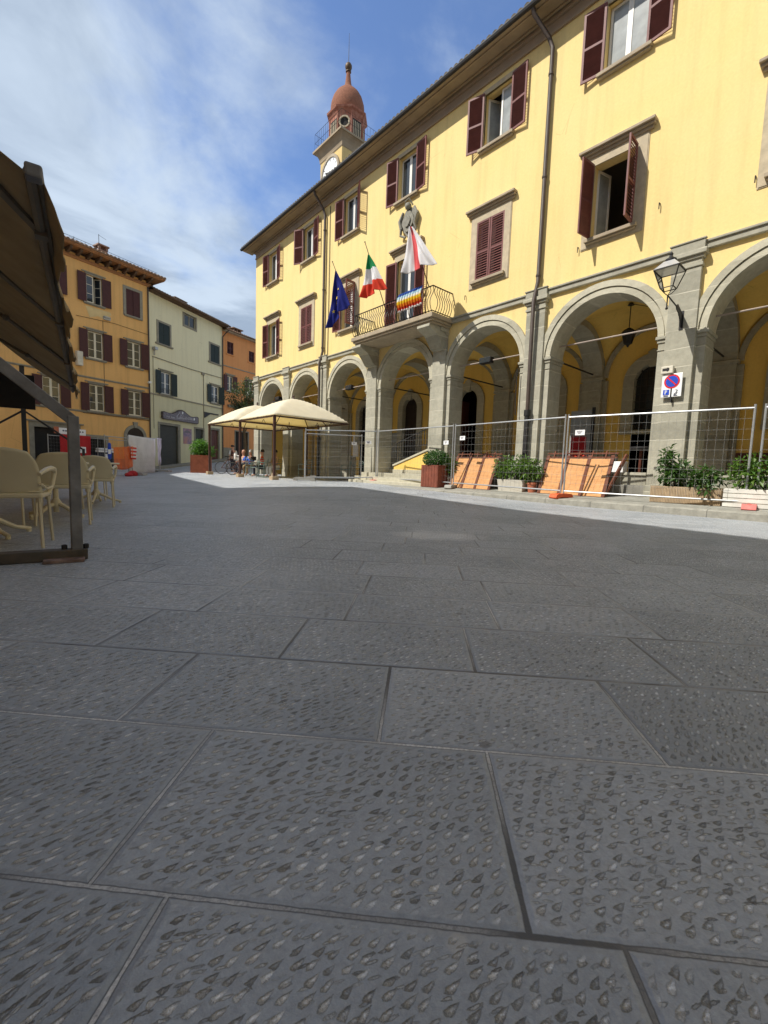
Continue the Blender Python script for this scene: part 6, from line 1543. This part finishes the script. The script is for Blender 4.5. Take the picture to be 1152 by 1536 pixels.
for x, y, l_ in ((13.3,16.35,'small round metal table among the chairs behind the fence'),(9.75,19.95,'small round metal table between the seated people')):
    t = thing('bistro_table', l_, 'table', (x, y, zg(x,y) if x < 12.3 else .24), 0, 'bistro tables of the cafe'); m = MB(); m.lathe([(.32,.70),(.34,.71),(.34,.73),(.32,.74)],n=22); m.build('tabletop','cafe',t); m = MB(); m.tube([(0,0,.02),(0,0,.7)],.025,6); m.lathe([(.22,0),(.22,.015),(.04,.04)],n=16); m.build('pedestal','cafe',t)

# ------------------------------------------------------------------ people
def skin_mesh(name, verts, edges, mat, parent, sub=2, root=0):
    me = bpy.data.meshes.new(name); me.from_pydata([v[0] for v in verts], edges, []); o = bpy.data.objects.new(name, me); COL.objects.link(o); o.parent = parent; me.materials.append(M[mat])
    s_ = o.modifiers.new('skin', 'SKIN'); s_.use_smooth_shade = True; s_.branch_smoothing = .3
    lay = me.skin_vertices[0].data if me.skin_vertices else None
    if lay is None:
        bm = bmesh.new(); bm.from_mesh(me); bm.verts.layers.skin.verify(); bm.to_mesh(me); bm.free(); lay = me.skin_vertices[0].data
    for i, v in enumerate(verts):
        r_ = v[1]; lay[i].radius = (r_, r_) if not isinstance(r_, tuple) else r_; lay[i].use_root = (i == root)
    d = o.modifiers.new('sub', 'SUBSURF'); d.levels = sub; d.render_levels = sub
    return o
def person(label, loc, rz, sit, shirt, trousers, hair, arms='rest'):
    t = thing('person', label, 'person', loc, rz, 'people near the cafe canopies')
    hz_ = .50 if sit else .92; lean = .03
    V = []; Ed = []
    def add(p, r_, to=None):
        V.append((p, r_)); i = len(V)-1
        if to is not None: Ed.append((to, i))
        return i
    hip = add((0,0,hz_), (.135,.10)); belly = add((0,lean*.3,hz_+.18), (.125,.095), hip); ch_ = add((0,lean,hz_+.40), (.145,.10), belly); nk = add((0,lean,hz_+.545), .055, ch_); hd0 = add((0,lean+.01,hz_+.62), (.070,.078), nk); hd1 = add((0,lean+.015,hz_+.71), (.078,.092), hd0); hd2 = add((0,lean+.005,hz_+.79), (.055,.065), hd1)
    sl, tl = [hip, belly, ch_, nk], [hip]; S_arm, T_leg = [], []
    for sg_ in (-1, 1):
        sh = add((sg_*.185,lean,hz_+.47), .052, ch_)
        if arms == 'rest': el, wr_ = (sg_*.25,lean+.06,hz_+.22), (sg_*.16,lean+.30,hz_+.20)
        else: el, wr_ = (sg_*.23,lean-.02,hz_+.20), (sg_*.25,lean+.06,hz_-.04)
        e_ = add(el, .040, sh); w2 = add(wr_, .028, e_); dv = (Vector(wr_)-Vector(el)).normalized(); pm = add(tuple(Vector(wr_)+dv*.06), (.036,.018), w2)
        for k in range(4): add(tuple(Vector(wr_)+dv*(.13+.012*(k in (1, 2)))+Vector((sg_*(-.024+.016*k),0,-.012))), .0085, pm)
        add(tuple(Vector(wr_)+dv*.07+Vector((-sg_*.045,0,.01))), .009, w2)
        S_arm.append((sh, e_))
        if sit: kn, an, toe = (sg_*.11,.42,hz_), (sg_*.12,.40,.09), (sg_*.13,.55,.04)
        else: kn, an, toe = (sg_*.10,.03,.50), (sg_*.10,-.02,.09), (sg_*.11,.13,.04)
        th_ = add((sg_*.095,.03 if sit else 0,hz_-.02 if sit else hz_-.10), .085, hip); k_ = add(kn, .058, th_); a_ = add(an, .040, k_); add(toe, .038, a_); T_leg.append((th_, k_, a_))
    skin_mesh('body', V, Ed, 'skin', t)
    def sub(ids, edges, grow, mat, nm, root=0):
        mp = {a: i for i, a in enumerate(ids)}; vv = [(V[a][0], tuple(x+grow for x in V[a][1]) if isinstance(V[a][1], tuple) else V[a][1]+grow) for a in ids]
        skin_mesh(nm, vv, [(mp[a], mp[b]) for a, b in edges], mat, t, 2, root)
    sub([hip,belly,ch_,S_arm[0][0],S_arm[0][1],S_arm[1][0],S_arm[1][1]], [(hip,belly),(belly,ch_),(ch_,S_arm[0][0]),S_arm[0],(ch_,S_arm[1][0]),S_arm[1]], .016, shirt, 'shirt')
    ids = [hip]; ed = []
    for th_, k_, a_ in T_leg: ids += [th_,k_,a_]; ed += [(hip,th_),(th_,k_),(k_,a_)]
    sub(ids, ed, .014, trousers, 'trousers')
    m = MB(); cz_ = hz_+.75; cyy = lean-.012
    m.lathe([(.094,-.03),(.099,.02),(.090,.06),(.062,.095),(.01,.112)], (0,cyy,cz_), 14, cap=False); m.build('hair', hair, t, smooth=True)
    m = MB(); 
    for sg_ in (-1, 1): m.sphere((sg_*.032,lean+.098,hz_+.715), .011, 6)
    m.build('eye', 'dark_hair', t); m = MB(); m.prism([(-.014,.66),(.014,.66),(.006,.715),(-.006,.715)], lean+.095, lean+.118); m.v = [(a,b,c+hz_+.01) for a,b,c in m.v]; m.build('nose', 'skin', t); m = MB(); m.box(-.026,.026,lean+.088,lean+.096,hz_+.638,hz_+.646); m.build('mouth', 'red_shirt', t)
    return t
def gpos(x, y): return (x, y, zg(x, y))
person('seated person in a blue shirt with bald head, left of the other blue shirt', gpos(10.25,23.4), R(95), True, 'blue_shirt', 'dark_cloth', 'skin')
person('seated person in a blue shirt with grey hair, nearer the white pier', gpos(10.28,22.55), R(110), True, 'blue_shirt', 'tan_cloth', 'grey_hair')
person('seated person in a red shirt behind the nearest canopy post', gpos(10.0,20.6), R(60), True, 'red_shirt', 'dark_cloth', 'dark_hair')
person('seated person in tan clothes beside the person in red', gpos(10.45,20.1), R(100), True, 'tan_cloth', 'white_cloth', 'dark_hair')
person('standing person in a white shirt in front of the terracotta house doorway', gpos(12.1,29.4), R(170), False, 'white_cloth', 'dark_cloth', 'dark_hair', 'hang')
person('standing person in dark clothes leaning towards the white-shirted one', gpos(11.7,28.6), R(-120), False, 'wood_door', 'dark_cloth', 'dark_hair', 'rest')
for x, y, a, l_ in ((10.25,23.4,95,'wooden-brown chair under the bald person in blue'),(10.28,22.55,110,'metal chair under the grey-haired person in blue'),(10.0,20.6,60,'metal chair under the person in red'),(10.45,20.1,100,'metal chair under the person in tan')):
    dup(mc, loc=gpos(x, y), rz=R(a), label=l_)
# bicycles
def bicycle(label, loc, rz):
    t = thing('bicycle', label, 'bicycle', loc, rz, 'bicycles by the far canopy')
    for x in (-.52,.52):
        m = MB(); m.tube([(x+.33*math.cos(2*PI*k/24),0,.34+.33*math.sin(2*PI*k/24)) for k in range(25)],.016,6,False); wh = m.build('wheel','rubber',t)
        m = MB(); m.tube([(x+.30*math.cos(2*PI*k/24),0,.34+.30*math.sin(2*PI*k/24)) for k in range(25)],.009,5,False)
        for k in range(12): m.bar((x,0,.34),(x+.30*math.cos(2*PI*k/12),0,.34+.30*math.sin(2*PI*k/12)),.004)
        m.build('rim','galv',wh)
    m = MB(); A_, B_, C_, D_ = (-.52,0,.34),(-.05,0,.30),(-.18,0,.80),(.38,0,.78)
    for p, q in ((A_,B_),(A_,C_),(B_,C_),(C_,D_),(B_,D_),(D_,(.52,0,.34)),(D_,(.34,0,.98)),(C_,(-.21,0,.92))): m.tube([p,q],.017,6)
    m.build('frame','wood_door',t); m = MB(); m.prism([(-.36,.93),(-.10,.93),(-.06,.96),(-.34,.98)],-.06,.06); m.build('saddle','rubber',t); m = MB(); m.tube([(.28,-.27,.98),(.36,-.1,1.0),(.36,.1,1.0),(.28,.27,.98)],.014,6); m.build('handlebar','galv',t)
    m = MB(); m.lathe([(.09,-.01),(.09,.01)],(-.05,0,.30),12); m.bar((-.05,-.08,.30),(.08,-.08,.20),.02); m.bar((-.05,.08,.30),(-.18,.08,.40),.02); m.build('pedal','iron',t)
    m = MB(); m.box(.42,.66,-.14,.14,.80,1.0); m.build('basket','iron',t)
    return t
bicycle('bicycle with a white cloth over it, parked left of the blue shirts', gpos(9.75,23.9), R(-25))
bicycle('bicycle standing closest to the person in a blue shirt', gpos(9.75,22.4), R(-12))
wc = MB(); wc.grid(lambda a, b: (.5*(a-.5), .35*(b-.5), .10*math.cos(a*3)-.35*abs(2*b-1)**2+.02*math.sin(a*14)), 14, 14); o = wc.build('white_jacket','white_cloth',None,(10.0,23.5,zg(10,23.5)+1.02),R(-20),smooth=True,solid=.01); tag(o,'white jacket thrown over the parked bicycle','jacket')

# ------------------------------------------------------------------ light, sky, camera
L_ = Vector((1.0, -.42, -1.25)).normalized()
el = math.asin(-L_.z); rot = math.atan2(-L_.x, -L_.y)
sun = bpy.data.lights.new('sun', 'SUN'); sun.energy = SUN; sun.angle = R(.53); sun.color = (1.0, .95, .86)
so_ = bpy.data.objects.new('sun', sun); COL.objects.link(so_); so_.rotation_euler = L_.to_track_quat('-Z', 'Y').to_euler(); so_.location = (-20, 10, 30)
W_ = bpy.data.worlds.new('World'); S.world = W_; W_.use_nodes = True
class WT(NT):
    def __init__(s, tree): s.t = tree; s.t.nodes.clear(); s.out = s.n('ShaderNodeOutputWorld')
w = WT(W_.node_tree); sky = w.n('ShaderNodeTexSky'); sky.sky_type = 'NISHITA'; sky.sun_disc = False; sky.sun_elevation = el; sky.sun_rotation = rot; sky.altitude = 250; sky.air_density = 1.0; sky.dust_density = .6; sky.ozone_density = 2.2
gen = w.n('ShaderNodeTexCoord').outputs['Generated']; x, y, z = w.sep(gen)
den = w.math('ADD', w.math('MAXIMUM', z, 0.0), .16)
cxy = w.comb(w.math('DIVIDE', x, den), w.math('DIVIDE', y, den), 0.0)
n1 = w.noise(cxy, 1.15, 9, .56, .35); n2 = w.noise(cxy, .42, 4, .5, .2); n3 = w.noise(cxy, 3.4, 7, .6, .5)
bd = Vector(CLEAR).normalized()
dv = w.n('ShaderNodeVectorMath', operation='DOT_PRODUCT'); w.l(gen, dv.inputs[0]); dv.inputs[1].default_value = tuple(bd)
near = w.rng(dv.outputs['Value'], .50, .985, 1.14, .46, True)
near = w.math('ADD', near, w.rng(z, .22, .62, .34, 0.0, True))
cov = w.math('ADD', near, w.math('MULTIPLY', w.math('SUBTRACT', n1, .5), 2.2))
cov = w.math('ADD', cov, w.math('MULTIPLY', w.math('SUBTRACT', n2, .5), 1.4))
cov = w.math('ADD', cov, w.math('MULTIPLY', w.math('SUBTRACT', n3, .5), .7))
mask = w.rng(cov, .28, 1.0, 0.0, .92, True)
shade = w.rng(w.noise(cxy, 1.5, 7, .58, .6), .40, .64, 1.08, .60, True)
cl = w.mix(1.0, CLOUD, w.comb(shade, w.math('ADD', w.math('MULTIPLY', shade, .92), .08), w.math('ADD', w.math('MULTIPLY', shade, .8), .2)), 'MULTIPLY')
skyc = w.mix(1.0, sky.outputs[0], SKYTINT, 'MULTIPLY')
col = w.mix(mask, skyc, cl)
bg_ = w.n('ShaderNodeBackground'); bg_.inputs['Strength'].default_value = SKYS; w.l(col, bg_.inputs[0]); w.l(bg_.outputs[0], w.out.inputs['Surface'])

th, pi_, ro = R(41.404), R(5.396), R(1.9)
F = Vector((math.sin(th)*math.cos(pi_), math.cos(th)*math.cos(pi_), -math.sin(pi_))); R0 = Vector((math.cos(th), -math.sin(th), 0)); U0 = R0.cross(F)
RR = R0*math.cos(ro)+U0*math.sin(ro); UU = U0*math.cos(ro)-R0*math.sin(ro)
cam = bpy.data.cameras.new('camera'); cam.sensor_width = 36; cam.sensor_fit = 'AUTO'; cam.lens = 36*660/1536; cam.clip_end = 1500; cam.clip_start = .05
co = bpy.data.objects.new('camera', cam); COL.objects.link(co)
mw = Matrix((RR, UU, -F)).transposed().to_4x4(); mw.translation = (0, 0, .72); co.matrix_world = mw; S.camera = co
S.view_settings.view_transform = 'Standard'; S.view_settings.look = 'None'; S.view_settings.exposure = EXPO; S.view_settings.gamma = 1; S.view_settings.use_curve_mapping = False
S.cycles.max_bounces = 8; S.cycles.diffuse_bounces = 7; S.cycles.transparent_max_bounces = 16; S.cycles.use_denoising = True
